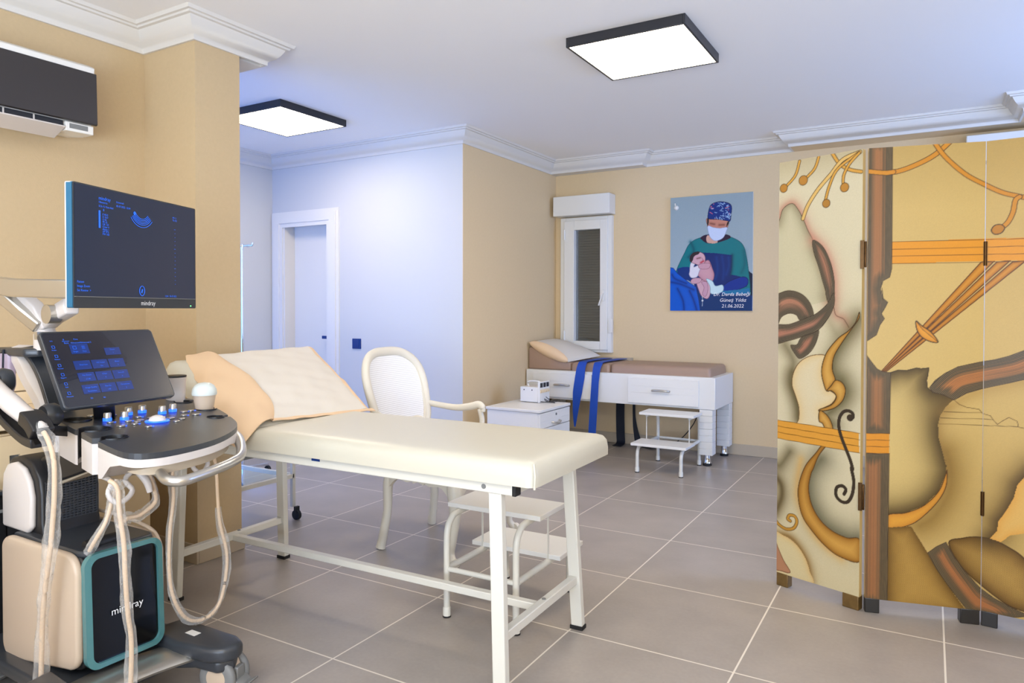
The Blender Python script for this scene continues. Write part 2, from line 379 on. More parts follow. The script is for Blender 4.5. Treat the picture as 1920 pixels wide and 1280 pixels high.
# door_1 in the alcove
d = thing('door_1', None, None, (-4.63, YD, 0), kind='structure')
cas = []
for w0, w1, t in ((0, .03, .012), (.03, .10, .024), (.10, .135, .016)):
    cas += [box(-5.065+w0, -5.065+w1, YD-t, YD, 0, 2.035-w0), box(-4.262-w1, -4.262-w0, YD-t, YD, 0, 2.035-w0), box(-5.065+w1, -4.262-w1, YD-t, YD, 2.035-w1, 2.035-w0)]
cas += [box(-4.93, -4.915, YD, YD+.2, 0, 1.945), box(-4.35, -4.335, YD, YD+.2, 0, 1.945), box(-4.93, -4.335, YD, YD+.2, 1.93, 1.945)]
part(d, 'door_frame', join(*cas), M_white)
leaf = part(d, 'door_leaf', box(-4.914, -4.351, YD+.115, YD+.155, .008, 1.928), M_white)
part(d, 'door_handle', join(cyl((-4.43, YD+.065, .943), .011, .05, 12, 'Y'), box(-4.52, -4.42, YD+.050, YD+.068, .930, .956)), M_switch, bevel=.002)
single('light_switch', 'dark blue square light switch on the pale wall beside the door', 'light switch', join(box(-4.115, -4.025, YD-.010, YD, .86, .943), box(-4.10, -4.04, YD-.015, YD-.009, .874, .93)), M_switch, bevel=.002)
# window_1 with roller shutter
w = thing('window_1', None, None, (-2.69, YW, .8), kind='structure')
x0, x1, z0, z1 = -2.945, -2.44, .80, 2.02
fr = [box(x0, x0+.05, YW-.045, YW+.07, z0, z1), box(x1-.04, x1, YW-.045, YW+.07, z0, z1), box(x0+.05, x1-.04, YW-.045, YW+.07, z1-.04, z1), box(x0+.05, x1-.04, YW-.045, YW+.07, z0, z0+.03)]
part(w, 'window_frame', join(*fr), M_white, bevel=.004)
s0, s1, t0, t1 = x0+.045, x1-.035, z0+.025, z1-.03
sw = [box(s0, s0+.10, YW-.065, YW+.02, t0, t1), box(s1-.07, s1, YW-.065, YW+.02, t0, t1), box(s0+.10, s1-.07, YW-.065, YW+.02, t1-.085, t1), box(s0+.10, s1-.07, YW-.065, YW+.02, t0, t0+.075)]
sash = part(w, 'window_sash', join(*sw), M_white, bevel=.004)
part(w, 'window_pane', box(s0+.10, s1-.07, YW-.012, YW-.006, t0+.075, t1-.085), M_glasspane, parent=sash)
part(w, 'window_handle', join(box(s1-.045, s1-.02, YW-.075, YW-.065, 1.26, 1.36), beam((s1-.032, YW-.088, 1.33), (s1-.07, YW-.09, 1.22), .016, .012)), M_white, parent=sash, bevel=.003)
part(w, 'window_hinge', join(cyl((x0+.05, YW-.07, 1.82), .008, .09, 10), cyl((x0+.05, YW-.07, .90), .008, .09, 10)), M_white)
sl = [box(s0+.09, s1-.06, YW+.034, YW+.042, t0+.05+k*.024, t0+.05+k*.024+.021) for k in range(48)]+[box(s0+.09, s1-.06, YW+.042, YW+.046, t0+.05, t1-.04)]
part(w, 'shutter_slats', join(*sl), M_shutter, bevel=.002)
part(w, 'shutter_strap_winder', join(box(x1-.012, x1+.012, YW-.062, YW-.035, .98, 1.10), box(x1-.004, x1+.003, YW-.05, YW-.048, 1.1, 1.98)), M_white, bevel=.003)
part(w, 'window_sill', box(x0-.03, x1+.19, YW-.06, YW, .735, .762), M_base, bevel=.003)
part(w, 'shutter_box', box(-2.975, -2.425, 5.81, YW, 2.03, 2.205), M_white, bevel=.004)
w2 = thing('window_2', None, None, (1.1, YW, .8), kind='structure')
part(w2, 'shutter_box', box(.20, 1.9, 5.79, YW, 2.19, 2.375), M_white, bevel=.006)
part(w2, 'window_frame', join(box(.28, .36, YW-.05, YW, .8, 2.19), box(1.74, 1.82, YW-.05, YW, .8, 2.19), box(.36, 1.74, YW-.05, YW, 2.11, 2.19), box(.36, 1.74, YW-.05, YW, .8, .88), box(1.02, 1.1, YW-.05, YW, .88, 2.11)), M_white, bevel=.004)
part(w2, 'shutter_slats', join(*[box(.36, 1.74, YW-.014, YW-.004, .88+k*.0352, .88+k*.0352+.032) for k in range(35)]), M_shutter)
# openings behind the camera and in the alcove: frames and panes (out of view, they let the daylight in)
for nm, (a, b, c, e, yy) in {'window_3': (-4.95, -3.45, .45, 2.42, YA-.05), 'window_4': (-1.5, 2.1, .5, 2.45, YB-.05)}.items():
    ww = thing(nm, None, None, ((a+b)/2, yy, c), kind='structure')
    part(ww, 'window_frame', join(box(a, a+.06, yy-.03, yy+.03, c, e), box(b-.06, b, yy-.03, yy+.03, c, e), box(a, b, yy-.03, yy+.03, e-.06, e), box(a, b, yy-.03, yy+.03, c, c+.06)), M_white)
ww = thing('window_added', None, None, (XR+.05, 4.2, .7), kind='structure')  # assumed window out of view, added to go with the bluish side light
part(ww, 'window_frame', join(box(XR+.02, XR+.08, 3.3, 3.36, .7, 2.3), box(XR+.02, XR+.08, 5.04, 5.1, .7, 2.3), box(XR+.02, XR+.08, 3.36, 5.04, 2.24, 2.3), box(XR+.02, XR+.08, 3.36, 5.04, .7, .76)), M_white)
# ceiling lamps
def lamp_mat():
    m = bpy.data.materials.new('glowing_diffuser'); m.use_nodes = True; nt = m.node_tree; nt.nodes.clear()
    e = nt.nodes.new('ShaderNodeEmission'); e.inputs[0].default_value = LAMP_COL+(1,); e.inputs[1].default_value = LAMP_E
    o = nt.nodes.new('ShaderNodeOutputMaterial'); nt.links.new(e.outputs[0], o.inputs[0]); return m
M_lamp = lamp_mat()
def panel_lamp(cx, cy, label, group=None):
    t = thing('ceiling_light', label, 'ceiling light', (cx, cy, CEIL), group=group); h = .30; z0 = CEIL-.048
    o_, i_ = h, h-.012
    rim = join(box(cx-o_, cx-i_, cy-o_, cy+o_, z0, CEIL), box(cx+i_, cx+o_, cy-o_, cy+o_, z0, CEIL), box(cx-i_, cx+i_, cy-o_, cy-i_, z0, CEIL), box(cx-i_, cx+i_, cy+i_, cy+o_, z0, CEIL))
    part(t, 'frame', rim, mat_black_frame, bevel=.002)
    part(t, 'diffuser', box(cx-i_, cx+i_, cy-i_, cy+i_, z0+.003, z0+.006), M_lamp)
    return t
mat_black_frame = mat('black_lamp_frame', (38, 38, 42), .4)
panel_lamp(-1.272, 3.505, 'square ceiling panel light with black frame, the whole panel near the middle of the ceiling')
panel_lamp(-3.90, 3.505, 'square ceiling panel light with black frame, in the alcove partly hidden by the pillar')
panel_lamp(-1.45, -.35, 'square ceiling panel light with black frame above the camera, out of view')
panel_lamp(1.2, -.6, 'square ceiling panel light with black frame near the back windows, out of view')
# ================================================================ EXAMINATION TABLE
tb = thing('examination_table', 'long cream padded examination table on a white metal frame with a raised head end', 'examination table', (-1.88, 2.10, 0), math.radians(1.2))
lp = lambda n, g, m, parent=None, **k: part(tb, n, g, m, parent, local=True, **k)
for sx, xt, xb in ((-1, -.755, -.765), (1, .735, .765)):
    for sy in (-1, 1):
        lg = lp('leg', beam((xt, sy*.262, .628), (xb, sy*.285, .012), .028, .045, (1, 0, 0)), M_whitemetal, bevel=.003)
        lp('leg_cap', box(xb-.025, xb+.025, sy*.285-.018, sy*.285+.018, 0, .014), M_rubber, parent=lg)
lp('rail', box(-.80, .80, -.282, -.250, .626, .662), M_whitemetal, bevel=.003)
lp('rail', box(-.80, .80, .250, .282, .626, .662), M_whitemetal, bevel=.003)
for x in (-.80, -.36, .78): lp('crossbar', box(x, x+.03, -.250, .250, .630, .658), M_whitemetal, bevel=.003)
for sy in (-1, 1): lp('rail_cap', box(.799, .812, sy*.266-.017, sy*.266+.017, .625, .663), M_rubber, bevel=.002)
for x in (-.767, .755):
    lp('lower_crossbar', beam((x, -.275, .185), (x, .275, .185), .028, .030), M_whitemetal, bevel=.003)
lp('lower_rail', beam((-.76, 0, .180), (.75, 0, .180), .030, .026), M_whitemetal, bevel=.003)
for x in (.70, -.70): lp('bolt', cyl((x, -.2835, .644), .008, .004, 12, 'Y'), M_grey)
for x, y in ((.755, .02), (-.767, .03)): lp('bolt', cyl((x, y, .199), .007, .004, 12), M_grey)
lp('sticker', box(-.015, .024, -.2832, -.2822, .648, .660), M_switch, label='small blue label on the rail')
lp('support_rod', beam((-.44, -.26, .60), (-.44, .26, .60), .012, .012), M_grey)
def cushion(x0, x1, y0, y1, z0, z1, r, sag=.004):
    """rounded upholstered slab"""
    nx, ny = 28, 14
    def edge(t, n): return t
    V = []; Fc = []
    prof = [(0, z0), (0, z0+.35*(z1-z0)), (.12*r, z1-.6*r), (.45*r, z1-.18*r), (r, z1)]
    base = rrect(x0, x1, y0, y1, r*.9, 6); m = len(base); cx, cy = (x0+x1)/2, (y0+y1)/2
    def inset(p, d):
        x = min(max(p[0], x0+d), x1-d) if d else p[0]; y = min(max(p[1], y0+d), y1-d) if d else p[1]; return x, y
    rings = []
    for d, z in prof+[(r*1.8, z1+.002), (r*3.5, z1+.004)]:
        rr = rrect(x0+d, x1-d, y0+d, y1-d, max(r*.9-d*.6, .008), 6); rings.append([(p[0], p[1], z) for p in rr])
    for R in rings: V += R
    for i in range(len(rings)-1):
        for k in range(m): Fc.append((i*m+k, i*m+(k+1) % m, (i+1)*m+(k+1) % m, (i+1)*m+k))
    Fc.append(tuple(range(m))); Fc.append(tuple((len(rings)-1)*m+k for k in range(m))); return V, Fc
lp('cushion', cushion(-.355, .885, -.302, .302, .662, .735, .035), M_creamvinyl, smooth=80)
g = cushion(0, .535, -.302, .302, 0, .072, .035)
HA = math.radians(29)
def rais(g, ang=HA, piv=(-.358, 0, .665)):
    return [(piv[0]-v[0]*math.cos(ang), v[1], piv[2]+v[0]*math.sin(ang)) if False else (piv[0]-v[0]*math.cos(ang)+v[2]*math.sin(ang)*1.0, v[1], piv[2]+v[0]*math.sin(ang)+v[2]*math.cos(ang)) for v in g[0]], g[1]
hd = lp('head_cushion', rais(g), M_creamvinyl, smooth=80)
lp('head_board', rais(box(.01, .52, -.28, .28, -.02, -.001)), M_whitemetal, parent=hd)
lp('cushion_seam', tube([(.882, -.300, .735), (.887, -.302, .700), (.884, -.300, .660)], .004, 8), M_creamvinyl, smooth=80)
# pillow with a peach flange on the raised head end (world coordinates)
SN = Vector((math.sin(HA), 0, math.cos(HA)))
def on_slope(x, y, off=0):
    """point above the raised head section; x world"""
    s = (-2.22-x)
    return Vector((x, y, .738+s*math.tan(HA))) + SN*off
inn = [(-2.655, 1.985), (-2.60, 1.998), (-2.52, 2.015), (-2.43, 2.02), (-2.36, 2.01), (-2.285, 1.985), (-2.225, 1.935)]
far = [(-2.675, 2.545), (-2.60, 2.53), (-2.52, 2.52), (-2.43, 2.50), (-2.36, 2.48), (-2.28, 2.46), (-2.20, 2.44)]
def curve_at(pts, t):
    p = t*(len(pts)-1); i = min(int(p), len(pts)-2); f = p-i
    a, b, c, d = [Vector(pts[k]+((0,) if len(pts[k]) == 2 else ())) for k in (max(i-1, 0), i, i+1, min(i+2, len(pts)-1))]
    return .5*((2*b)+(c-a)*f+(2*a-5*b+4*c-d)*f*f+(3*b-a-3*c+d)*f**3)
def pil_top(u, v):
    a, b = curve_at(inn, u), curve_at(far, u); p = a.lerp(b, v)
    puff = .022*(math.sin(math.pi*min(max(v, 0), 1))**.6)*(math.sin(math.pi*min(max(u, .0), 1))**.5)
    wr = .0022*math.sin(23*v+3*u)*math.sin(9*u+5*v)+.0015*math.sin(40*u-14*v)
    return on_slope(p.x, p.y, .012+puff+wr)
pw = thing('pillow', 'white pillow with peach flange lying on the raised head of the cream examination table', 'pillow', (-2.45, 2.2, .84))
part(pw, 'pillow_case', gridsurf(pil_top, 34, 34, .010), M_sheet, smooth=80)
# peach band at the near side, draping over the edge of the cushion
outw = [(-2.665, 1.875, .985), (-2.575, 1.835, .927), (-2.47, 1.805, .868), (-2.40, 1.785, .815), (-2.33, 1.772, .770), (-2.262, 1.765, .742), (-2.165, 1.762, .690)]
def band(u, v):
    a2 = curve_at(inn, u); a = on_slope(a2.x, a2.y, .014+.006*math.sin(math.pi*u)); b = curve_at(outw, u); p = a.lerp(b, v)
    bulge = .022*math.sin(math.pi*v)*(.6+.4*math.sin(6*u+1)); w_ = .0045*math.sin(19*u+5*v)*math.sin(3*v+2)+.003*math.sin(31*u-9*v)*v+.005*math.sin(7*v+4*u)
    return p+SN*(.034*(math.sin(math.pi*v)**.7)*min(1, .3+3.5*u)+w_)+Vector((0, -.010*v, 0))
part(pw, 'near_flange', gridsurf(band, 40, 14, .004), M_peach, smooth=80, label='peach fabric flange folded over the near side')
und = [(-2.66, 1.872, .97), (-2.56, 1.84, .915), (-2.46, 1.81, .852), (-2.385, 1.79, .795), (-2.32, 1.775, .735), (-2.30, 1.765, .70), (-2.24, 1.762, .672)]
def under(u, v):
    b = curve_at(outw, u); d = curve_at(und, u); p = b.lerp(d, v); return p+Vector((-.004, .012*math.sin(math.pi*v)+.012*v, -.004))
part(pw, 'lower_flange', gridsurf(under, 30, 8, .003), M_peach, smooth=80, label='peach underside fold of the flange')
def farb(u, v):
    b = curve_at(far, u); p = on_slope(b.x+.0*v, b.y, .010)
    return p+Vector((0.012*v*(1 if u > .5 else -.2), .040*v*(1-.6*u), -.012*v*v))
part(pw, 'far_flange', gridsurf(farb, 30, 6, .003), M_peach, smooth=80, label='narrow peach flange on the far side')
def lowb(u, v):
    a, b = Vector((-2.226, 1.925)), Vector((-2.185, 2.475)); p = a.lerp(b, u); q = on_slope(p.x-.01, p.y, .010)
    return q+Vector((.020*v, 0, -.008*v+.0015*math.sin(30*u)*v))
part(pw, 'lower_edge_flange', gridsurf(lowb, 30, 4, .003), M_peach, smooth=80)

# ================================================================ STEP STOOLS
def step_stool(label, loc, rz, dx=.305, group=None):
    """origin at the floor below the tall side; low step towards +Y"""
    t = thing('step_stool', label, 'step stool', loc, rz)
    P = lambda n, g, m, parent=None, **k: part(t, n, g, m, parent, local=True, **k)
    for s in (-1, 1):
        x = s*dx/2
        a = P('tall_leg', tube(crom([(x, 0, .012), (x, 0, .20), (x, .003, .325), (x, .03, .372), (x, .08, .388), (x, .26, .390)], 6), .0125, 12, upv=(1, 0, 0)), M_whitemetal, smooth=60)
        P('leg_tip', join(lathe([(.0155, 0), (.0155, .03), (.0135, .035)], (x, 0, .004), 14)), M_whitemetal, parent=a, smooth=50)
        P('rubber_foot', cyl((x, 0, 0), .0165, .006, 14), M_rubber, parent=a)
        b = P('short_leg', tube(crom([(x, .46, .012), (x, .46, .09), (x, .455, .145), (x, .425, .178), (x, .37, .186), (x, .20, .186), (x, .01, .186)], 6), .0125, 12, upv=(1, 0, 0)), M_whitemetal, smooth=60)
        P('leg_tip', lathe([(.0155, 0), (.0155, .03), (.0135, .035)], (x, .46, .004), 14), M_whitemetal, parent=b, smooth=50)
        P('rubber_foot', cyl((x, .46, 0), .0165, .006, 14), M_rubber, parent=b)
        P('upright_rod', beam((x, .262, .19), (x, .262, .392), .006, .006), M_whitemetal)
    P('rear_crossbar', tube([(-dx/2, 0, .186), (dx/2, 0, .186)], .010, 10), M_whitemetal)
    P('upper_step', box(-.207, .207, .085, .305, .398, .417), M_white, bevel=.002)
    P('lower_step', box(-.205, .205, .262, .485, .196, .215), M_white, bevel=.002)
    return t
step_stool('white two-step stool standing under the far side of the cream examination table', (-1.447, 2.236, 0), math.radians(1))
step_stool('white two-step stool standing in front of the drawered couch by the far wall', (-1.672, 5.395, 0), math.radians(180), .325)

# ================================================================ CARVED ARMCHAIR
ch = thing('armchair', 'carved white armchair with a woven cane back standing behind the cream examination table', 'armchair', (-2.105, 2.955, 0), math.radians(4))
cp_ = lambda n, g, m, parent=None, **k: part(ch, n, g, m, parent, local=True, **k)
def cab(path, rad, sq=True): return tube(path, 1, 12, smooth=5, scale=rad, upv=(1, 0, 0))
for s in (-1, 1):
    # front cabriole legs with scroll feet
    l = cp_('front_leg', cab([(.205, s*.292, .40), (.222, s*.305, .33), (.222, s*.306, .24), (.207, s*.300, .14), (.196, s*.298, .065), (.212, s*.308, .03), (.222, s*.312, .018)], [.034, .036, .026, .020, .016, .019, .017]), M_chair, smooth=70)
    cp_('scroll_foot', join(lathe([(.0, -.016), (.020, -.014), (.022, 0), (.020, .014), (0, .016)], (.226, s*.312, .024), 16, 'Y')), M_chair, parent=l, smooth=60)
    cp_('rear_leg', cab([(-.215, s*.205, .42), (-.222, s*.212, .30), (-.222, s*.215, .19), (-.238, s*.225, .08), (-.252, s*.232, .004)], [.029, .024, .021, .022, .024]), M_chair, smooth=70)
    # arm and its curved support
    a = cp_('armrest', tube(crom([(-.275, s*.235, .668), (-.21, s*.262, .655), (-.12, s*.282, .645), (-.04, s*.290, .655), (.012, s*.292, .668), (.034, s*.292, .655), (.038, s*.292, .63)], 6), 1, 12, scale=[.017, .016, .018, .020, .020, .018, .013], upv=(0, 0, 1)), M_chair, smooth=70)
    cp_('arm_support', cab([(.018, s*.292, .645), (.032, s*.294, .59), (.03, s*.294, .53), (.045, s*.290, .47), (.055, s*.286, .42)], [.013, .014, .015, .019, .022]), M_chair, parent=a, smooth=70)
# seat rails with scalloped lower edge
def apron(p, q, z1, th=.022):
    p, q = Vector(p), Vector(q); n = 40; d = (q-p); s = Vector((-d.y, d.x, 0)).normalized()*th/2
    pts = []
    V = []; Fc = []
    for i in range(n+1):
        t = i/n; e = abs(2*t-1); z = .365-.060*e**3-.010*math.cos(t*math.pi*6)-(.014 if e < .18 else 0)
        b = p+d*t
        for sg in (-1, 1):
            V.append((b.x+s.x*sg, b.y+s.y*sg, z)); V.append((b.x+s.x*sg, b.y+s.y*sg, z1))
    for i in range(n):
        a = i*4; c = a+4
        Fc += [(a, c, c+1, a+1), (a+2, a+3, c+3, c+2), (a, a+2, c+2, c), (a+1, c+1, c+3, a+3)]
    Fc += [(0, 1, 3, 2), (n*4, n*4+2, n*4+3, n*4+1)]; return V, Fc
seatpts = [(.225, -.30), (.235, -.15), (.240, 0), (.235, .15), (.225, .30), (.0, .275), (-.225, .215), (-.225, -.215), (0, -.275)]
cp_('seat_rail', join(apron((-.22, -.215, 0), (.21, -.298, 0), .42), apron((-.22, .215, 0), (.21, .298, 0), .42), apron((.222, -.29, 0), (.222, .29, 0), .42), apron((-.222, -.205, 0), (-.222, .205, 0), .42)), M_chair, smooth=50)
cp_('seat', prism([(x*.97, y*.97) for x, y in seatpts], .415, .445), M_cane, bevel=.010, seg=3)
# cane back: rounded frame leaning backwards
def bk(t):  # outline in (y,z), t 0..1 around
    a = 2*math.pi*t; c, s_ = math.cos(a), math.sin(a)
    y = .262*math.copysign(abs(c)**.62, c); z = .722+.226*math.copysign(abs(s_)**.72, s_)
    wz = (z-.50)/.47; y *= (.80+.24*min(1, max(0, wz))**.9); z += .012*max(0, s_)**6
    return y, z
def bx(z, y=0): return -.215-(z-.45)*.30+ (abs(y)/.24)**2*.028-.028
def bpath(k, n=72): return [(bx(bk(i/n)[1], bk(i/n)[0]*k), bk(i/n)[0]*k, .727+(bk(i/n)[1]-.727)*k) for i in range(n)]
cp_('back_frame', sweep(bpath(1.0), [(a*1.0, b) for a, b in circ(.025, 10, .019)], closed=True, upv=(1, 0, 0)), M_chair, smooth=70)
cp_('frame_bead', sweep(bpath(.90), circ(.006, 8), closed=True, upv=(1, 0, 0)), M_chair, smooth=70)
pts = bpath(.91); ctr = (bx(.735), 0, .735)
V = []; n_ = len(pts); K = 8
for k in range(1, K+1):
    f = k/K
    for p in pts:
        y, z = p[1]*f, .735+(p[2]-.735)*f; V.append((bx(z, y)+.002, y, z))
V.append((bx(.735)+.002, 0, .735)); Fc = []
for k in range(K-1):
    for i in range(n_): j = (i+1) % n_; Fc.append((k*n_+i, k*n_+j, (k+1)*n_+j, (k+1)*n_+i))
for i in range(n_): Fc.append((i, (i+1) % n_, K*n_))
o_ = len(V); V2 = [(v[0]-.005, v[1], v[2]) for v in V]; Fc2 = [tuple(o_+i for i in reversed(f)) for f in Fc]
rimf = [((K-1)*n_+i, (K-1)*n_+(i+1) % n_, o_+(K-1)*n_+(i+1) % n_, o_+(K-1)*n_+i) for i in range(n_)]
cp_('cane_panel', (V+V2, Fc+Fc2+rimf), M_cane, smooth=60)
for s in (-1, 1): cp_('back_post', cab([(-.225, s*.195, .43), (-.25, s*.178, .50), (-.258, s*.172, .56)], [.024, .020, .020]), M_chair, smooth=70)

# ================================================================ COUCH WITH DRAWERS BY THE FAR WALL
bd = thing('treatment_couch', 'white couch box with two drawers and a taupe padded top under the small window', 'couch', (-2.2, 5.64, 0))
bp_ = lambda n, g, m, parent=None, **k: part(bd, n, g, m, parent, **k)
bp_('box_frame', join(box(-3.005, -1.385, 5.37, 5.93, .43, .672)), M_white, bevel=.004)
for x0, x1, hx in ((-2.93, -2.385, -2.655), (-2.07, -1.505, -1.80)):
    dr = bp_('drawer', join(box(x0, x1, 5.352, 5.372, .448, .648), *[box(x0+.03+k*.001, x1-.03, 5.3505, 5.353, .480+k*.052, .483+k*.052) for k in range(1, 3)]), M_white, bevel=.002)
    bp_('handle', tube(crom([(hx-.07, 5.352, .553), (hx-.055, 5.330, .556), (hx, 5.324, .558), (hx+.055, 5.330, .556), (hx+.07, 5.352, .553)], 5), 1, 10, scale=[(.007, .010)]*2 if False else [.008, .009, .009, .009, .008]), M_silver, parent=dr, smooth=60)
for x, y in ((-1.455, 5.425), (-1.435, 5.86), (-2.94, 5.425), (-2.94, 5.86)):
    w_ = .05
    l = bp_('leg', join(*[box(x-w_, x+w_, y-w_+.001*(k % 2), y+w_, .085+k*.0495, .085+k*.0495+.0475) for k in range(7)]+[box(x-w_+.003, x+w_-.003, y-w_+.004, y+w_-.003, .086, .43)]), M_white, bevel=.002)
    f = bp_('chrome_foot', lathe([(.026, .012), (.030, .02), (.026, .03), (.026, .086)], (x, y, 0), 18), M_chrome, parent=l, smooth=40)
    bp_('foot_pad', cyl((x, y, 0), .033, .013, 18), M_rubber, parent=l)
bp_('foot_mattress', xf(cushion(-2.245, -1.43, 5.41, 5.90, .672, .745, .03)), M_brownvinyl, smooth=80)
bp_('middle_mattress', cushion(-2.60, -2.25, 5.41, 5.90, .672, .742, .028), M_brownvinyl, smooth=80)
bp_('head_wedge', prism([(-3.005, .672), (-2.603, .672), (-2.603, .735), (-2.63, .752), (-2.985, .862), (-3.005, .85)], 5.41, 5.90, 'Y'), M_brownvinyl, bevel=.012, seg=3)
pc = thing('pillow', 'pillow with white top and peach side on the head of the drawered couch', 'pillow', (-2.8, 5.65, .85))
a0, a1, b0, b1 = Vector((-2.995, 5.40, .895)), Vector((-2.615, 5.385, .745)), Vector((-2.97, 5.86, .915)), Vector((-2.515, 5.85, .775))
def pil2(sgn):
    def f(u, v):
        p = a0.lerp(a1, u).lerp(b0.lerp(b1, u), v); k = (math.sin(math.pi*u)**.45)*(math.sin(math.pi*v)**.45) if 0 < u < 1 and 0 < v < 1 else 0
        n_ = Vector((.34, 0, .94)); return p+n_*(sgn*k*(.052 if sgn > 0 else .035)+.004*math.sin(9*u+7*v)*k)
    return f
g1, g2 = gridsurf(pil2(1), 26, 26), gridsurf(pil2(-1), 26, 26)
part(pc, 'pillow_case', join(g1, (g2[0], [tuple(reversed(f)) for f in g2[1]])), M_sheet, smooth=80)
def side2(u, v):
    p = a0.lerp(a1, u); k = math.sin(math.pi*u)**.5 if 0 < u < 1 else 0
    a = (v-.5)*math.pi*1.0; n_ = Vector((.34, 0, .94)); out = Vector((0, -1, 0)); w2 = p.lerp(b0.lerp(b1, u), 0)
    return w2+n_*(.052*k*math.sin(a)+.006)+out*(.022*math.cos(a)*k+.001)+Vector((0, .05*abs(v-.5)*k, 0))
part(pc, 'side_flange', gridsurf(side2, 24, 10, .003), M_peach, smooth=80, label='peach fabric side')
# straps over the couch
def strap(name, label, x, pts, wd, m, group):
    """pts: (y,z) or (y,z,dx,width factor)"""
    P = [Vector((x+(p[2] if len(p) > 2 else 0), p[0], p[1])) for p in pts]; wf = [(p[3] if len(p) > 3 else 1) for p in pts]
    path = crom(P, 6); ws = np.interp(np.linspace(0, 1, len(path)), np.linspace(0, 1, len(P)), wf)
    V = []; Fc = []
    for i, p in enumerate(path):
        d = path[min(i+1, len(path)-1)]-path[max(i-1, 0)]; nn = d.cross(Vector((1, 0, 0))).normalized()*.0015
        for sx, sn in ((-1, -1), (1, -1), (1, 1), (-1, 1)): V.append(tuple(p+Vector((sx*wd/2*ws[i], 0, 0))+nn*sn))
    for i in range(len(path)-1):
        for k in range(4): Fc.append((i*4+k, (i+1)*4+k, (i+1)*4+(k+1) % 4, i*4+(k+1) % 4))
    Fc += [(3, 2, 1, 0), tuple(len(V)-4+k for k in range(4))]
    return single(name, label, 'strap', (V, Fc), m, smooth=60, group=group)
up = [(5.40, .752), (5.50, .757), (5.66, .757), (5.82, .757), (5.895, .753), (5.912, .742)]
strap('strap', 'left blue strap laid across the taupe couch next to the pillow', -2.475, [(5.345, .215, -.055, .12), (5.342, .34, -.048, .62), (5.340, .50, -.030, 1.05), (5.344, .62, -.012, 1.1), (5.352, .70, -.004, 1.0), (5.375, .742, 0, .95)]+[p+(.02*i/5, .9) for i, p in enumerate(up)], .078, M_bluestrap, 'blue straps over the couch')
strap('strap', 'right blue strap laid across the taupe couch, hanging lowest at the front', -2.335, [(5.342, .05, -.048, .8), (5.340, .22, -.035, .85), (5.338, .42, -.022, .85), (5.342, .60, -.012, .8), (5.352, .70, -.004, .85), (5.375, .742, 0, .95)]+[p+(.02*i/5, .9) for i, p in enumerate(up)], .078, M_bluestrap, 'blue straps over the couch')
strap('strap', 'wide black strap hanging down to the floor behind the couch', -2.36, [(5.925, .66), (5.925, .42), (5.92, .25, .0), (5.905, .08, .01), (5.88, .012, .02), (5.76, .008, .03)], .078, M_navystrap, 'black straps hanging behind the couch')
strap('strap', 'narrow black strap hanging to the floor behind the couch beside the wide black one', -2.22, [(5.92, .66, 0, .5), (5.92, .45, -.01, .35), (5.92, .25, -.01, .4), (5.90, .10, .02, .8), (5.85, .014, .08, 1.2), (5.78, .010, .24, 1.4)], .062, M_navystrap, 'black straps hanging behind the couch')
single('power_cable', 'thin black cable looping from the couch box down to the floor behind the stool', 'cable', tube(crom([(-1.60, 5.80, .43), (-1.64, 5.84, .34), (-1.70, 5.87, .22), (-1.80, 5.88, .10), (-1.92, 5.87, .02), (-2.1, 5.84, .006)], 6), .004, 8), M_black)
# ================================================================ NIGHTSTAND AND DEVICE
ns = thing('drawer_cabinet', 'low white drawer cabinet with a lock standing beside the beige side wall', 'cabinet', (-2.6, 4.69, 0))
npt = lambda n, g, m, parent=None, **k: part(ns, n, g, m, parent, **k)
X0, X1, Y0, Y1 = -2.83, -2.375, 4.44, 4.94
npt('body', box(X0+.01, X1-.022, Y0+.008, Y1-.008, .03, .448), M_white, bevel=.002)
npt('top', box(X0, X1, Y0, Y1, .449, .470), M_white, bevel=.004)
for z0, z1 in ((.335, .443), (.190, .330), (.040, .185)):
    dr = npt('drawer', join(box(X1-.021, X1-.003, Y0+.010, Y1-.010, z0, z1), *[box(X1-.003, X1-.0015, Y0+.012, Y1-.012, z0+k*.047, z0+k*.047+.002) for k in (1, 2) if z0+k*.047 < z1]), M_white, bevel=.002)
    zc = z0+.05 if z0 < .3 else z0+.03
    npt('handle', tube(crom([(X1-.003, 4.63, zc), (X1+.020, 4.645, zc-.004), (X1+.024, 4.69, zc-.014), (X1+.020, 4.735, zc-.004), (X1-.003, 4.75, zc)], 5), .0065, 10), M_silver, parent=dr, smooth=60)
    if z0 > .3: npt('lock', cyl((X1-.004, 4.70, .415), .009, .006, 14, 'X'), M_grey, parent=dr)
for x in (X0+.05, X1-.07):
    for y in (Y0+.05, Y1-.05): npt('castor', cyl((x, y, .016), .016, .018, 14, 'X'), M_rubber)
dv = thing('electrotherapy_unit', 'small white electrical box with carrying handle on the white drawer cabinet', 'medical device', (-2.63, 4.86, .47), math.radians(2))
dp = lambda n, g, m, parent=None, **k: part(dv, n, g, m, parent, **k)
dp('housing', box(-2.735, -2.578, 4.79, 5.0+0-.06, .474, .590), M_white, bevel=.005)
dp('front_panel', prism([(4.785, .472), (4.95, .472), (4.95, .632), (4.785, .632)], -2.578, -2.562, 'X'), M_white, bevel=.003)
dp('sockets', join(*[box(-2.562, -2.558, 4.797+k*.05, 4.797+k*.05+.034, .588, .622) for k in range(3)]), M_black)
dp('control_strip', join(box(-2.5625, -2.560, 4.795, 4.94, .545, .572), *[cyl((-2.560, 4.81+k*.04, .555), .005, .008, 10, 'X') for k in range(4)]), M_counter)
dp('carrying_handle', tube([(-2.70, 4.865, .588), (-2.70, 4.865, .625), (-2.60, 4.865, .625), (-2.60, 4.865, .588)], .006, 8, smooth=4), M_white, smooth=60)
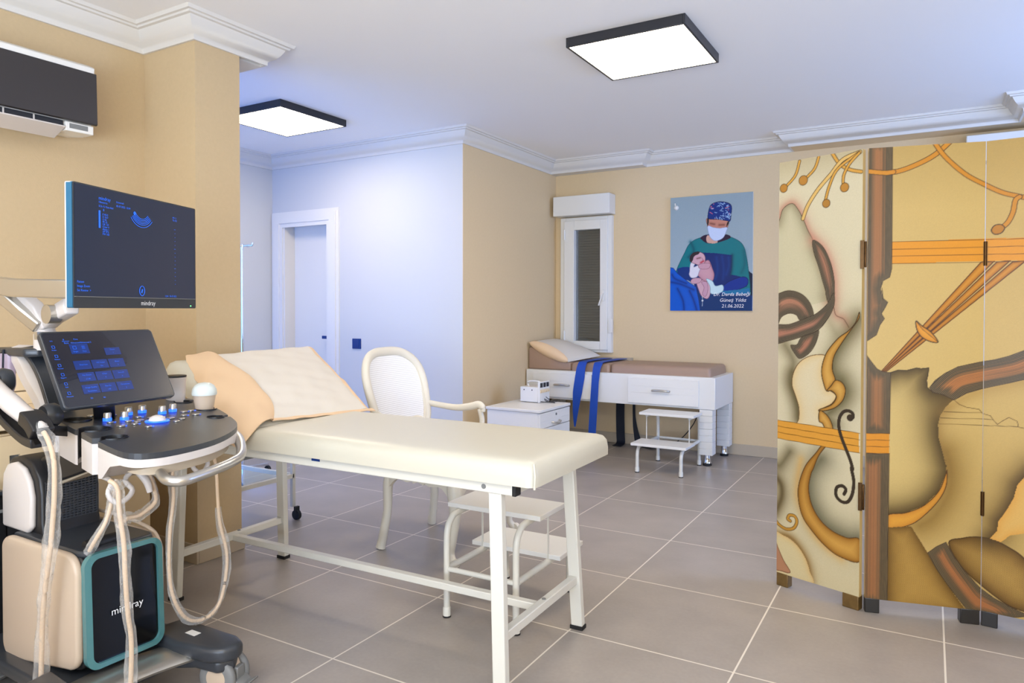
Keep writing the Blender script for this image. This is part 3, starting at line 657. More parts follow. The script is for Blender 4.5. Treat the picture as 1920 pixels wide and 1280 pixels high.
for x in (-2.70, -2.63): dp('screw', cyl((x, 4.7895, .567), .005, .002, 10, 'Y'), M_black)
single('electrode_leads', 'tangle of thin black leads in front of the small white electrical box', 'cable', join(*[tube(crom([(-2.56+.02*math.sin(k*2), 4.80+.03*k, .482+.01*k), (-2.52, 4.82+.025*k, .478), (-2.49+.01*k, 4.87-.01*k, .476), (-2.53, 4.91+.005*k, .477), (-2.48, 4.925, .476)], 5), .0028, 6) for k in range(4)]), M_black)
# ================================================================ TROLLEY AND DRIP STAND IN THE ALCOVE
tr = thing('instrument_trolley', 'white metal trolley with glass shelves and black castors seen under the examination table', 'trolley', (-3.35, 2.72, 0))
tp = lambda n, g, m, parent=None, **k: part(tr, n, g, m, parent, **k)
tx0, tx1, ty0, ty1 = -3.75, -3.10, 2.42, 2.84
for x in (tx0, tx1):
    for y in (ty0, ty1):
        l = tp('post', beam((x, y, .07), (x, y, .80), .022, .022), M_whitemetal, bevel=.002)
        tp('castor', join(cyl((x+.03 if x > -3.4 else x, y-.010, .028), .028, .020, 16, 'Y'), box(x-.008+(.03 if x > -3.4 else 0), x+.008+(.03 if x > -3.4 else 0), y-.014, y+.014, .04, .075)), M_rubber, parent=l, smooth=40)
for z in (.245, .78):
    sh = tp('shelf_frame', join(beam((tx0, ty0, z), (tx1, ty0, z), .022, .022), beam((tx0, ty1, z), (tx1, ty1, z), .022, .022), beam((tx0, ty0, z), (tx0, ty1, z), .022, .022), beam((tx1, ty0, z), (tx1, ty1, z), .022, .022)), M_whitemetal)
    tp('glass_shelf', box(tx0+.012, tx1-.012, ty0+.012, ty1-.012, z+.012, z+.017), M_glass, parent=sh)
iv = thing('drip_stand', 'slim chrome drip stand with hooks at the top, just visible behind the pillar', 'drip stand', (-4.09, 3.3, 0))
vp = lambda n, g, m, parent=None, **k: part(iv, n, g, m, parent, **k)
vp('pole', join(cyl((-4.09, 3.3, .08), .011, .9, 14), cyl((-4.09, 3.3, .97), .0075, .65, 14)), M_chrome, smooth=40)
vp('hooks', join(*[tube(crom([(-4.09, 3.3, 1.615), (-4.09+.045*math.cos(a), 3.3+.045*math.sin(a), 1.622), (-4.09+.078*math.cos(a), 3.3+.078*math.sin(a), 1.620), (-4.09+.082*math.cos(a), 3.3+.082*math.sin(a), 1.640)], 4), .006, 8) for a in (.3, 1.87, 3.44, 5.0)]+[cyl((-4.09, 3.3, 1.60), .013, .03, 12)]), M_chrome, smooth=60)
vp('base', join(*[beam((-4.09, 3.3, .085), (-4.09+.26*math.cos(k*1.2566+.5), 3.3+.26*math.sin(k*1.2566+.5), .062), .022, .018) for k in range(5)]), M_chrome, bevel=.002)
for k in range(5):
    a = k*1.2566+.5; vp('castor', join(cyl((-4.09+.26*math.cos(a), 3.29+.26*math.sin(a), .025), .025, .020, 14, 'Y')), M_rubber, smooth=40)
# ================================================================ AIR CONDITIONER, WALL CABINET
ac = thing('air_conditioner', 'wall air conditioner with anthracite front panel high on the left wall', 'air conditioner', (-3.317, 1.2, 1.93))
app = lambda n, g, m, parent=None, **k: part(ac, n, g, m, parent, **k)
ya, yb = .88, 1.755
body = prism([(-3.315, 1.945), (-3.315, 2.235), (-3.14, 2.232), (-3.100, 2.214), (-3.112, 2.02), (-3.135, 1.955), (-3.19, 1.93)], ya+.01, yb-.006, 'Y')
app('housing', body, M_white, bevel=.004)
app('front_panel', prism([(-3.109, 2.192), (-3.098, 2.190), (-3.092, 1.972), (-3.104, 1.968)], ya, yb, 'Y'), M_acblack, bevel=.002)
app('air_outlet', prism([(-3.118, 1.968), (-3.118, 1.940), (-3.200, 1.912), (-3.215, 1.93)], ya+.03, yb-.13, 'Y'), M_black)
app('louvre', join(prism([(-3.100, 1.944), (-3.098, 1.938), (-3.185, 1.902), (-3.188, 1.908)], ya+.03, yb-.13, 'Y'), *[box(-3.150, -3.115, y, y+.006, 1.93, 1.968) for y in np.arange(ya+.08, yb-.14, .11)]), M_shellwhite, bevel=.001)
app('sensor_box', box(-3.17, -3.106, yb-.125, yb-.010, 1.928, 1.966), M_white, bevel=.003)
app('display', join(box(-3.1065, -3.1045, yb-.11, yb-.035, 1.940, 1.960)), M_grey)
cb = thing('base_cabinet', 'tan base cabinet with worktop along the left wall behind the ultrasound machine', 'cabinet', (-3.05, .9, 0))
kp = lambda n, g, m, parent=None, **k: part(cb, n, g, m, parent, **k)
kp('carcass', box(-3.31, -2.825, .1, 1.80, .09, .742), M_cabinet)
kp('plinth', box(-3.30, -2.87, .1, 1.79, 0, .09), M_base)
kp('worktop', box(-3.315, -2.795, .08, 1.82, .757, .782), M_counter, bevel=.003)
kp('upstand', join(box(-3.315, -3.295, .08, 1.82, .782, .835), box(-3.315, -3.303, .08, 1.82, .840, .915)), M_counter, bevel=.002)
ys = [.10, .47, .90, 1.225, 1.545, 1.80]
for y0, y1 in zip(ys, ys[1:]):
    def doorbox(y0, y1):
        a, b, c, d_ = y0+.0025, y1-.0025, .10, .735; s0_, s1_ = (a+.045, a+.080)
        return join(box(-2.825, -2.807, a, s0_, c, d_), box(-2.825, -2.807, s1_, b, c, d_), box(-2.825, -2.807, s0_, s1_, c, .54), box(-2.825, -2.807, s0_, s1_, .665, d_))
    dr = kp('cabinet_door', doorbox(y0, y1), M_cabinet)
    kp('handle_recess', box(-2.8249, -2.820, y0+.0475, y0+.0825, .54, .665), M_grey, parent=dr)
# ================================================================ ULTRASOUND MACHINE
us = thing('ultrasound_machine', 'ultrasound machine with tilted touch screen, keyboard console and beige wheeled body at the left edge', 'ultrasound machine', (-2.25, 1.25, 0))
u = lambda n, g, m, parent=None, **k: part(us, n, g, m, parent, **k)
# --- wheeled base
base = u('base', join(prism([(-2.62, 1.06), (-2.10, 1.05), (-2.02, .93), (-1.86, .90), (-1.83, .97), (-1.90, 1.03), (-1.99, 1.12), (-1.985, 1.34), (-1.93, 1.375), (-1.84, 1.385), (-1.815, 1.43), (-1.85, 1.475), (-2.02, 1.50), (-2.30, 1.47), (-2.62, 1.42)], .085, .125)), M_darkgrey, bevel=.012, seg=3)
u('base_arm', join(prism([(-2.14, 1.36), (-1.99, 1.345), (-1.86, 1.365), (-1.815, 1.39), (-1.80, 1.43), (-1.815, 1.465), (-1.86, 1.48), (-2.12, 1.475)], .120, .168)), M_darkgrey, parent=base, bevel=.016, seg=3)
u('base_arm', join(prism([(-2.14, 1.07), (-1.99, 1.055), (-1.90, .99), (-1.84, .955), (-1.80, .91), (-1.82, .86), (-1.87, .87), (-2.12, .98)], .120, .168)), M_darkgrey, parent=base, bevel=.016, seg=3)
u('arm_sticker', box(-2.010, -1.965, 1.40, 1.425, .1685, .1692), M_white, parent=base)
# silver footrest curved between the front arms
def foot(u_, v):
    y = .96+(1.405-.96)*u_; xo = -1.925-.04*math.sin(math.pi*u_)+.0*v
    return (xo-(1-v)*.125+.0, y, .115+.010*math.sin(math.pi*v)-.006*(v > .93))
u('footrest', gridsurf(foot, 22, 14, .014), M_silver, parent=base, smooth=60)
u('footrest_grooves', join(*[tube([(foot(t, vv)[0], foot(t, vv)[1], foot(t, vv)[2]+.001) for t in np.linspace(.06, .94, 16)], .0018, 6) for vv in (.28, .38, .48, .58)]), M_shellwhite, parent=base)
def castor(x, y, ang=0):
    g = []
    R = lambda g_: xf(g_, (0, 0, 0), rz=ang, piv=(x, y, 0))
    c = u('castor', R(join(cyl((x-.018, y, .085), .022, .045, 16), prism([(x-.055, .062), (x-.04, .105), (x, .122), (x+.035, .110), (x+.052, .075), (x+.03, .06)], y-.019, y+.019, 'Y'))), M_shell, bevel=.004)
    for s in (-1, 1):
        ty = y+s*.033; w = u('wheel', R(lathe([(.040, -.011), (.056, -.011), (.0615, -.006), (.0615, .006), (.056, .011), (.040, .011)], (x, ty, .0615), 28, 'Y')), M_grey, parent=c, smooth=50)
        u('hub_cap', R(lathe([(.0, -.0125), (.030, -.012), (.0445, -.008), (.0445, .008), (.030, .012), (0, .0125)], (x, ty, .0615), 24, 'Y')), M_shell, parent=c, smooth=50)
    u('brake_pedal', R(join(prism([(x+.03, .075), (x+.075, .045), (x+.10, .055), (x+.10, .048), (x+.07, .032), (x+.03, .05)], y-.028, y+.028, 'Y'), box(x+.022, x+.058, y-.017, y+.017, .045, .092))), M_grey, parent=c, bevel=.003)
castor(-1.872, 1.44, .25); castor(-1.875, .90, -.4); castor(-2.56, 1.09, .1); castor(-2.56, 1.42, .1)
# --- body
def rp(x0, x1, z0, z1, dz=0, r=.05, n=7):
    out = []
    for cx, cz, a0 in ((x1-r*1.2, z1-r*1.2, 0), (x0+r, z1-r*.8, 90), (x0+r, z0+r, 180), (x1-r, z0+r+dz, 270)):
        rr = r*1.2 if a0 == 0 else r
        for k in range(n+1): a = math.radians(a0+90*k/n); out.append((cx+rr*math.cos(a), cz+rr*math.sin(a)*(.8 if a0 == 90 else 1)))
    return out
core = u('core', prism(rp(-2.46, -2.062, .115, .480, .03), 1.122, 1.350, 'Y'), M_black, bevel=.008)
u('side_panel', prism(rp(-2.485, -2.066, .108, .486, .045, .05), 1.100, 1.124, 'Y'), M_shell, bevel=.009, seg=3, label='beige side shell')
u('side_panel', prism(rp(-2.485, -2.066, .108, .486, .045, .05), 1.349, 1.370, 'Y'), M_shell, bevel=.009, seg=3, label='beige side shell')
def fx(y, z): return -2.052-.012*((z-.16)/.33)
fo = rrect(1.116, 1.352, .155, .484, .036, 7); fi = rrect(1.134, 1.336, .170, .470, .026, 7); n_ = len(fo)
V = []; Fc = []
for x, o in ((0, fo), (.018, fo), (.020, fi), (.008, fi)): V += [(fx(a, b)+x-.006, a, b) for a, b in o]
for r_ in range(3):
    for k in range(n_): Fc.append((r_*n_+k, r_*n_+(k+1) % n_, (r_+1)*n_+(k+1) % n_, (r_+1)*n_+k))
u('front_trim', (V, Fc), M_teal, smooth=50, label='glossy teal rim round the front')
fg = rrect(1.133, 1.337, .169, .471, .027, 7)
u('front_glass', ([(fx(a, b)+.0045, a, b) for a, b in fg]+[(fx(a, b)-.004, a, b) for a, b in fg], [tuple(range(n_)), tuple(range(2*n_-1, n_-1, -1))]+[(k, (k+1) % n_, n_+(k+1) % n_, n_+k) for k in range(n_)]), M_glossblack)
u('maker_name', text_geo('mindray', .030, (-2.0485, 1.190, .292), (0, 1, 0), (-.03, 0, 1), align='LEFT'), M_txtw, recalc=False)
top = u('top_deck', join(prism([(-2.46, 1.124), (-2.10, 1.124), (-2.075, 1.14), (-2.075, 1.335), (-2.10, 1.349), (-2.46, 1.349)], .470, .489)), M_darkgrey, bevel=.006)
u('top_tray_rim', tube(crom([(-2.07, 1.360, .40), (-2.10, 1.361, .480), (-2.25, 1.362, .505), (-2.42, 1.362, .508)], 6), .006, 8), M_shell, parent=top, smooth=60)
u('deck_grip', xf(lathe([(.0, -.055), (.016, -.055), (.02, -.04), (.02, .04), (.016, .055), (0, .055)], (-2.12, 1.21, .492), 18, 'Y')), M_black, parent=top, smooth=50)
# --- column base behind the deck, lifting arm to the console
ear = [(-2.562, .485), (-2.388, .485), (-2.372, .505), (-2.372, .60), (-2.385, .65), (-2.42, .69), (-2.475, .708), (-2.53, .695), (-2.558, .66), (-2.566, .60)]
colb = u('column_base', prism([(-2.575, .44), (-2.34, .46), (-2.358, .52), (-2.358, .61), (-2.37, .66), (-2.41, .703), (-2.475, .722), (-2.54, .708), (-2.572, .665), (-2.580, .60)], 1.155, 1.335, 'Y'), M_black, bevel=.010, seg=3)
def inset(pts, k): cx = sum(p[0] for p in pts)/len(pts); cz = sum(p[1] for p in pts)/len(pts); return [(cx+(p[0]-cx)*k, cz+(p[1]-cz)*k) for p in pts]
for y0, y1 in ((1.138, 1.158), (1.332, 1.352)):
    u('column_cover', prism([(-2.563, .49), (-2.412, .487), (-2.388, .507), (-2.385, .60), (-2.40, .65), (-2.432, .688), (-2.48, .703), (-2.53, .692), (-2.556, .66), (-2.564, .60)], y0, y1, 'Y'), M_shellwhite, parent=colb, bevel=.009, seg=3, label='white side cover')
u('vent_grille', join(*[box(-2.3575, -2.3545, 1.165, 1.325, .52+k*.008, .524+k*.008) for k in range(16)]+[box(-2.3575, -2.3540, 1.165+k*.012, 1.168+k*.012, .52, .648) for k in range(14)]), M_darkgrey, parent=colb)
u('lift_arm', join(sweep([(-2.47, 1.245, .655), (-2.36, 1.25, .69), (-2.24, 1.275, .735), (-2.12, 1.31, .775)], [(-.062, -.045), (.062, -.045), (.062, .035), (.045, .047), (-.045, .047), (-.062, .035)])), M_black, bevel=.006)
u('lift_arm_cover', beam((-2.40, 1.25, .630), (-2.14, 1.31, .735), .10, .02), M_base, bevel=.004)
# --- console
def cz(x, y): return .80+.08*(-1.83-x)
outl = crom([(-1.945, 1.122, 0), (-1.84, 1.118, 0), (-1.800, 1.17, 0), (-1.798, 1.26, 0), (-1.822, 1.37, 0), (-1.875, 1.47, 0), (-1.945, 1.548, 0), (-2.04, 1.602, 0), (-2.21, 1.668, 0), (-2.36, 1.700, 0), (-2.455, 1.690, 0), (-2.49, 1.60, 0), (-2.47, 1.42, 0), (-2.43, 1.25, 0), (-2.365, 1.198, 0), (-2.15, 1.158, 0)], 4, closed=True)
outl = [(p.x, p.y) for p in outl]
HOLES = [(-2.305, 1.236, .042, (-.5, -1)), (-2.155, 1.207, .045, (.0, -1)), (-2.025, 1.190, .037, (-.05, -1)), (-2.085, 1.572, .030, (.35, 1)), (-2.215, 1.632, .036, (.3, 1)), (-2.375, 1.652, .034, (.2, 1))]
def notched(pts, off=0.0):
    """cut keyhole shaped notches in the outline"""
    import itertools
    P = [Vector(p) for p in pts]; n = len(P)
    dense = []
    for i in range(n):
        a, b = P[i], P[(i+1) % n]
        for k in range(6): dense.append(a.lerp(b, k/6))
    out = dense
    for hx, hy, r, d in HOLES:
        d = Vector(d).normalized(); c = Vector((hx, hy)); perp = Vector((-d.y, d.x)); mw = r*.36
        keep = []
        for p in out:
            q = p-c; inside = (q.dot(d) > 0 and abs(q.dot(perp)) < mw and q.length < r*3) or q.length < r*.98
            keep.append(not inside)
        n = len(out)
        # the first index of the removed run
        idx = [i for i in range(n) if not keep[i]]
        if not idx: continue
        start = next(i for i in idx if keep[i-1]); run = []; i = start
        while not keep[i % n]: run.append(i % n); i += 1
        prev, nxt = out[start-1], out[i % n]
        a0 = math.asin(mw/r); base_a = math.atan2(d.y, d.x)
        sgn = 1 if (prev-c).dot(perp) > 0 else -1
        arc = []
        for k in range(19):
            t = base_a+sgn*(a0+(2*math.pi-2*a0)*k/18); arc.append(c+Vector((math.cos(t), math.sin(t)))*r)
        run_s = set(run); new = []
        k = i % n
        order = [(k+j) % n for j in range(n-len(run))]
        out = [out[j] for j in order]+arc
    return [(p.x, p.y) for p in out]
NT = notched(outl)
def slab(pts, t0, t1, zf=None): n = len(pts); zf = zf or cz; V = [(x, y, zf(x, y)+t0) for x, y in pts]+[(x, y, cz(x, y)+t1) for x, y in pts]; return V, [tuple(reversed(range(n))), tuple(range(n, 2*n))]+[(i, (i+1) % n, n+(i+1) % n, n+i) for i in range(n)]
con = u('console', slab(NT, -.016, 0), M_darkgrey, smooth=30)
edgeu = u('console_shell', slab(NT, -.074, -.0165, lambda x, y: cz(x, y)+max(0, min(.036, (x+2.0)*.28))-.030*max(0, min(1, (1.27-y)/.05))*max(0, min(1, (-1.93-x)/.05))), M_shellwhite, parent=con, smooth=30, label='white underside with the probe cups')
inner = [(-2.10+(x+2.10)*.90, 1.40+(y-1.40)*.86) for x, y in outl]
u('console_belly', slab(inner, -.070, -.040), M_base, parent=con, smooth=30)
for (hx, hy, r, d) in HOLES:
    dv_ = Vector(d).normalized(); a0 = math.atan2(dv_.y, dv_.x); arcs = [(a0+.42+(2*math.pi-.84)*k/20) for k in range(21)]
    V = []; 
    for rr, zz in ((r, .0015), (r-.0028, .0015), (r-.0028, -.085), (r, -.085)): V += [(hx+rr*math.cos(a), hy+rr*math.sin(a), cz(hx, hy)+zz) for a in arcs]
    Fc = [(q*21+k, q*21+k+1, ((q+1) % 4)*21+k+1, ((q+1) % 4)*21+k) for q in range(4) for k in range(20)]+[(0, 21, 42, 63), (20, 83, 62, 41)]
    u('probe_cup', (V, Fc), M_black, parent=con, smooth=50)
# keys, knobs, trackball
zt = lambda x, y: cz(x, y)+.0005
for x, y in [(-2.232, 1.289), (-2.215, 1.334), (-2.274, 1.383), (-2.279, 1.434), (-2.226, 1.471), (-2.238, 1.518)]:
    z = zt(x, y); kn = u('knob', lathe([(.0115, .009), (.0115, .024), (.010, .027), (0, .0275)], (x, y, z), 18), M_silver, parent=con, smooth=40)
    u('knob_light', lathe([(.0128, 0), (.0128, .009), (.0118, .0095)], (x, y, z), 18), M_led, parent=kn, label='glowing blue ring under the knob')
x, y = -2.134, 1.393; z = zt(x, y)
tbk = u('trackball', lathe([(.026, 0), (.0255, .006), (.022, .013), (.015, .018), (.007, .0205), (0, .021)], (x, y, z), 26), M_shellwhite, parent=con, smooth=80, label='white trackball')
u('trackball_ring', lathe([(.027, .0), (.036, .0), (.036, .003), (.034, .004), (.027, .004)], (x, y, z), 28), M_led, parent=tbk, smooth=40, label='glowing blue ring round the trackball')
bt = [(-2.327, 1.292), (-2.312, 1.318), (-2.206, 1.283), (-2.14, 1.278), (-2.141, 1.323), (-2.19, 1.331), (-2.215, 1.545), (-2.162, 1.507), (-2.216, 1.572), (-2.153, 1.546), (-2.226, 1.386), (-2.084, 1.331), (-2.151, 1.451), (-2.18, 1.365), (-2.165, 1.345), (-2.19, 1.41), (-2.18, 1.44), (-2.12, 1.470), (-2.30, 1.345), (-2.10, 1.437)]
for i, (x, y) in enumerate(bt):
    r = .010 if i % 3 else .013
    u('key', lathe([(r, 0), (r, .002), (r*.8, .0032), (0, .0032)], (x, y, zt(x, y)), 12), M_silver, parent=con, smooth=40)
u('key_lights', join(*[cyl((x+.006, y+.012, zt(x, y)), .003, .0012, 8) for x, y in bt[:12]]), M_led, parent=con)
# --- handle
hl = u('grab_handle', tube(crom([(-2.02, 1.235, .715), (-1.93, 1.225, .738), (-1.845, 1.207, .733), (-1.79, 1.195, .720), (-1.758, 1.215, .716), (-1.757, 1.27, .720), (-1.765, 1.34, .727), (-1.782, 1.40, .732), (-1.815, 1.455, .737), (-1.88, 1.51, .752), (-1.96, 1.555, .768), (-2.06, 1.59, .77)], 5), 1, 14, scale=[(.015, .022), .017, .0145, .0145, .0145, .0145, .0145, .0145, .0145, .0145, .016, .018] if False else [.020, .018, .015, .0145, .0145, .0145, .0145, .0145, .015, .016, .018, .02]), M_silver, smooth=70)
u('handle_bracket', join(beam((-2.03, 1.26, .705), (-2.10, 1.55, .718), .09, .035)), M_shell, bevel=.010, seg=3)
# soft hooks that carry the probe cables
for a, b in (((-2.0, 1.20), 0), ((-2.08, 1.50), 1)):
    x, y = a; z = .700
    pth = [(x, y-.06, z+.015), (x, y-.035, z-.005), (x+.01, y-.05, z-.035), (x+.015, y-.035, z-.06), (x+.015, y-.005, z-.062), (x+.01, y+.02, z-.04), (x, y+.005, z-.008), (x, y+.03, z+.015)] if not b else [(x, y-.02, z+.02), (x, y-.02, z-.03), (x+.01, y+.005, z-.055), (x+.01, y+.03, z-.03), (x, y+.02, z-.01)]
    u('cable_hook', tube(crom(pth, 5), 1, 10, scale=[(.010, .004)]*2 if False else .0+1 and [.0075]*len(pth)), M_shellwhite, smooth=60)
u('hook_tongue', tube(crom([(-2.02, 1.245, .715), (-1.99, 1.262, .68), (-1.98, 1.268, .645)], 5), 1, 10, scale=[.010, .011, .008]), M_shellwhite, smooth=70)
# --- rear column to the touch screen and monitor
u('screen_column', sweep(crom([(-2.50, 1.27, .80), (-2.50, 1.265, .875), (-2.565, 1.255, .96), (-2.61, 1.25, 1.02), (-2.64, 1.25, 1.035)], 6), [(-.05, -.02), (-.035, -.032), (.035, -.032), (.05, -.02), (.05, .02), (.03, .03), (-.03, .03), (-.05, .02)], upv=(1, 0, 0)), M_shellwhite, bevel=.006, seg=3)
u('column_liner', sweep(crom([(-2.455, 1.27, .86), (-2.50, 1.265, .955), (-2.545, 1.26, 1.015), (-2.60, 1.255, 1.055)], 6), [(-.045, -.010), (.045, -.010), (.045, .010), (-.045, .010)], upv=(1, 0, 0)), M_darkgrey, bevel=.004)
u('column_head', join(prism([(-2.70, 1.19), (-2.53, 1.19), (-2.50, 1.22), (-2.50, 1.30), (-2.53, 1.33), (-2.70, 1.31)], 1.028, 1.056)), M_darkgrey, bevel=.008, seg=3)
hb = u('gel_bracket', join(prism([(-2.735, 1.045), (-2.63, 1.045), (-2.625, .93), (-2.65, .895), (-2.70, .91), (-2.735, .95)], 1.19, 1.215, 'Y')), mat('smoky_lilac_plastic', (186, 172, 196), .25, alpha=.75), bevel=.006)
u('bracket_cord', tube([(-2.655, 1.188, 1.05), (-2.658, 1.187, .97), (-2.67, 1.187, .91)], .003, 8), M_navystrap, parent=hb)
post = u('monitor_post', join(lathe([(.034, 1.05), (.034, 1.10), (.028, 1.115), (.026, 1.145), (.030, 1.155), (.030, 1.175), (0, 1.176)], (-2.515, 1.25, 0), 22)), M_shellwhite, smooth=50)
u('post_clip', join(box(-2.495, -2.475, 1.205, 1.225, 1.085, 1.11)), M_silver, parent=post)
a1 = u('lower_arm', join(sweep([(-2.505, 1.235, 1.130), (-2.55, 1.195, 1.185), (-2.595, 1.155, 1.245)], [(-.022, -.026), (.022, -.026), (.026, 0), (.022, .026), (-.022, .026), (-.026, 0)], upv=(0, 1, 0))), M_silver, bevel=.006)
u('arm_cover', sweep([(-2.50, 1.245, 1.120), (-2.515, 1.22, 1.19), (-2.565, 1.19, 1.235)], [(-.02, -.02), (.02, -.02), (.02, .02), (-.02, .02)], upv=(0, 1, 0)), M_shellwhite, parent=a1, bevel=.007, seg=3)
u('upper_arm', sweep([(-2.61, 1.15, 1.262), (-2.50, 1.155, 1.252), (-2.16, 1.21, 1.243)], [(-.018, -.030), (.018, -.030), (.022, 0), (.018, .028), (-.018, .028), (-.022, 0)]), M_silver, bevel=.006)
u('elbow', join(cyl((-2.60, 1.153, 1.225), .030, .062, 20)), M_shellwhite, bevel=.006)
u('tilt_arm', sweep([(-2.49, 1.25, 1.145), (-2.42, 1.235, 1.165), (-2.30, 1.22, 1.195)], [(-.020, -.026), (.020, -.026), (.024, 0), (.018, .028), (-.018, .028), (-.024, 0)]), M_shellwhite, bevel=.007, seg=3)
u('tilt_arm_disc', lathe([(0, -.02), (.03, -.018), (.03, .018), (0, .02)], (-2.385, 1.205, 1.168), 18, 'Y'), M_silver, smooth=50)  # silver disc on the tilt arm
# --- touch screen
A_, B_, C_ = Vector((-2.180, 1.135, .890)), Vector((-2.206, 1.509, .890)), Vector((-2.306, 1.126, 1.116))
def quad_frame(O, Xv, Yv): X = Xv.normalized(); Y = (Yv-X*Yv.dot(X)).normalized(); return O, X, Y, X.cross(Y)
O, X, Y, Nn = quad_frame(A_, B_-A_, C_-A_); Wt, Ht = (B_-A_).length, (C_-A_).length
pl3 = lambda O, X, Y, N: (lambda a, b, c=0: tuple(O+X*a+Y*b+N*c))
T3 = pl3(O, X, Y, Nn)
def plate(T, pts, c0, c1): n = len(pts); V = [T(a, b, c0) for a, b in pts]+[T(a, b, c1) for a, b in pts]; return V, [tuple(reversed(range(n))), tuple(range(n, 2*n))]+[(i, (i+1) % n, n+(i+1) % n, n+i) for i in range(n)]
ts = u('touch_screen', plate(T3, rrect(0, Wt, 0, Ht, .014), -.018, 0), M_darkgrey, bevel=.003)
sg = u('touch_display', plate(T3, rrect(.006, Wt-.006, .006, Ht-.006, .010), -.001, .0008), M_touch, parent=ts)
def R2(T, a, b, w, h, c=.0012, t=.0004): return plate(T, [(a, b), (a+w, b), (a+w, b+h), (a, b+h)], c, c+t)
tiles = [(.075, .178, .058, .034)]+[(x, y, .052, .030) for x in (.070, .126, .182) for y in (.042, .083, .124)]+[(.182, .168, .052, .026)]
u('button_tiles', join(*[R2(T3, *t_) for t_ in tiles]), M_uidim, parent=ts)
def frm(T, a, b, w, h, s=.0008, c=.0018): return join(R2(T, a, b, w, s, c), R2(T, a, b+h, w, s, c), R2(T, a, b, s, h, c), R2(T, a+w, b, s, h, c))
ic = [frm(T3, .022, .045+k*.031, .008, .008) for k in range(6)]
ic += [R2(T3, .058, .222, .022, .0012, .0018), frm(T3, .084, .194, .010, .010), *[R2(T3, .112, .195+k*.004, .010, .001, .0018) for k in range(3)]]
tx = []
def TT(s, size, a, b, T=T3, X_=X, Y_=Y, al='LEFT', c=.002): tx.append(text_geo(s, size, T(a, b, c), X_, Y_, align=al))
for s, a, b in (('B', .062, .226), ('Cine', .094, .226), ('Basic', .062, .214), ('Advanced 1', .082, .214), ('Advanced 2', .112, .214)): TT(s, .0075, a, b)
for k, s in enumerate(('Measure', 'Exit', 'Report', 'Review', 'Patient', 'Probe', 'Info')): TT(s, .0058, .026, .037+k*.031, al='CENTER')
for s, a, b in (('Single', .089, .184), ('Dual', .117, .184), ('Dual Live', .099, .138), ('HD Scope', .155, .142), ('On', .155, .130), ('iClear', .155, .102), ('4', .155, .090), ('Pan Zoom', .098, .102), ('x1.00', .098, .089), ('Image Quality', .098, .060), ('Resolution', .098, .048), ('Dyn Ra.', .153, .060), ('145', .153, .048), ('iBeam', .210, .142), ('5', .210, .130), ('Smooth', .210, .102), ('4', .210, .089), ('Persistence', .210, .060), ('3', .210, .048), ('Zoom', .208, .185), ('1', .208, .174), ('2D', .088, .024), ('4D', .128, .022)): TT(s, .0066, a, b, al='CENTER')
u('touch_labels', join(*ic, *tx), M_ui, parent=ts, recalc=False)
u('screen_support', join(beam(T3(Wt*.38, .02, -.03), (-2.30, 1.32, .83), .06, .03)), M_black, parent=ts, bevel=.004)
# --- monitor
A_, B_ = Vector((-1.953, 1.039, 1.187)), Vector((-2.142, 1.539, 1.187)); Wm, Hm = (B_-A_).length, .336
X = (B_-A_).normalized(); Y = Vector((0, 0, 1)); Nn = X.cross(Y); T3m = pl3(A_, X, Y, Nn)
mo = u('monitor', plate(T3m, rrect(0, Wm, 0, Hm, .006), -.024, -.004), M_shellwhite, bevel=.003)
u('blue_edge', plate(T3m, rrect(-.0005, Wm-.0005, .0005, Hm-.0015, .005), -.018, -.001), M_bluetrim, parent=mo, label='metallic blue band round the monitor edge')
u('bezel', plate(T3m, rrect(.002, Wm, 0, Hm-.001, .005), -.002, .001), M_darkgrey, parent=mo)
u('display', plate(T3m, [(.006, .032), (Wm-.006, .032), (Wm-.006, Hm-.005), (.006, Hm-.005)], .001, .0018), M_screen, parent=mo)
u('bezel_line', plate(T3m, [(.004, .0300), (Wm-.003, .0300), (Wm-.003, .0318), (.004, .0318)], .001, .0024), M_grey, parent=mo)
u('maker_name', text_geo('mindray', .020, T3m(.262, .009, .0018), X, Y), M_txtw, parent=mo, recalc=False)
u('power_light', plate(T3m, rrect(Wm-.030, Wm-.027, .0065, .0095, .001), .001, .002), M_ledgreen, parent=mo)
tx = []
def TM(s, size, a, b, al='LEFT'): tx.append(text_geo(s, size, T3m(a, b, .0026), X, Y, align=al))
TM('mindray', .014, .092, .300)
for i, s in enumerate(('Obstetrics', 'SC6-1U Gen-Abd')): TM(s, .0078, .092, .291-i*.011)
for i, s in enumerate(('Unnamed', '05-07-2022  12:04')): TM(s, .0078, .160, .300-i*.011)
TM('B', .009, .108, .270)
for i, s in enumerate(('F H5.0', 'D 16.0', 'G 62', 'FR 32', 'DR 125', 'iClear 4', 'iBeam 1', 'AP 97%', 'PW 100')): TM(s, .0078, .106, .258-i*.0068)
TM('MI 1.1', .008, .412, .287); TM('TIs 0.2', .008, .412, .279)
for i, s in enumerate(('Patient', 'Image Zoom', 'Set Review  >')): TM(s, .0088, .012, .068-i*.0115)
TM('12:04   05-07-2022', .0075, .372, .036)
sc = []
for k in range(15): sc.append(R2(T3m, .422-(.003 if k % 5 == 0 else 0), .252-k*.0125, .003+(.004 if k % 5 == 0 else 0), .0009, .0026))
ang = np.linspace(math.radians(214), math.radians(322), 16)
def arc_(r, th, cx=.268, cy=.300):
    pts = [(cx+(r)*math.cos(a)*1.0, cy+r*math.sin(a)) for a in ang]+[(cx+(r+th)*math.cos(a), cy+(r+th)*math.sin(a)) for a in reversed(ang)]
    return plate(T3m, pts, .0026, .003)
im_ = [arc_(r, .0014) for r in (.032, .0365, .041, .0455, .050, .057)]
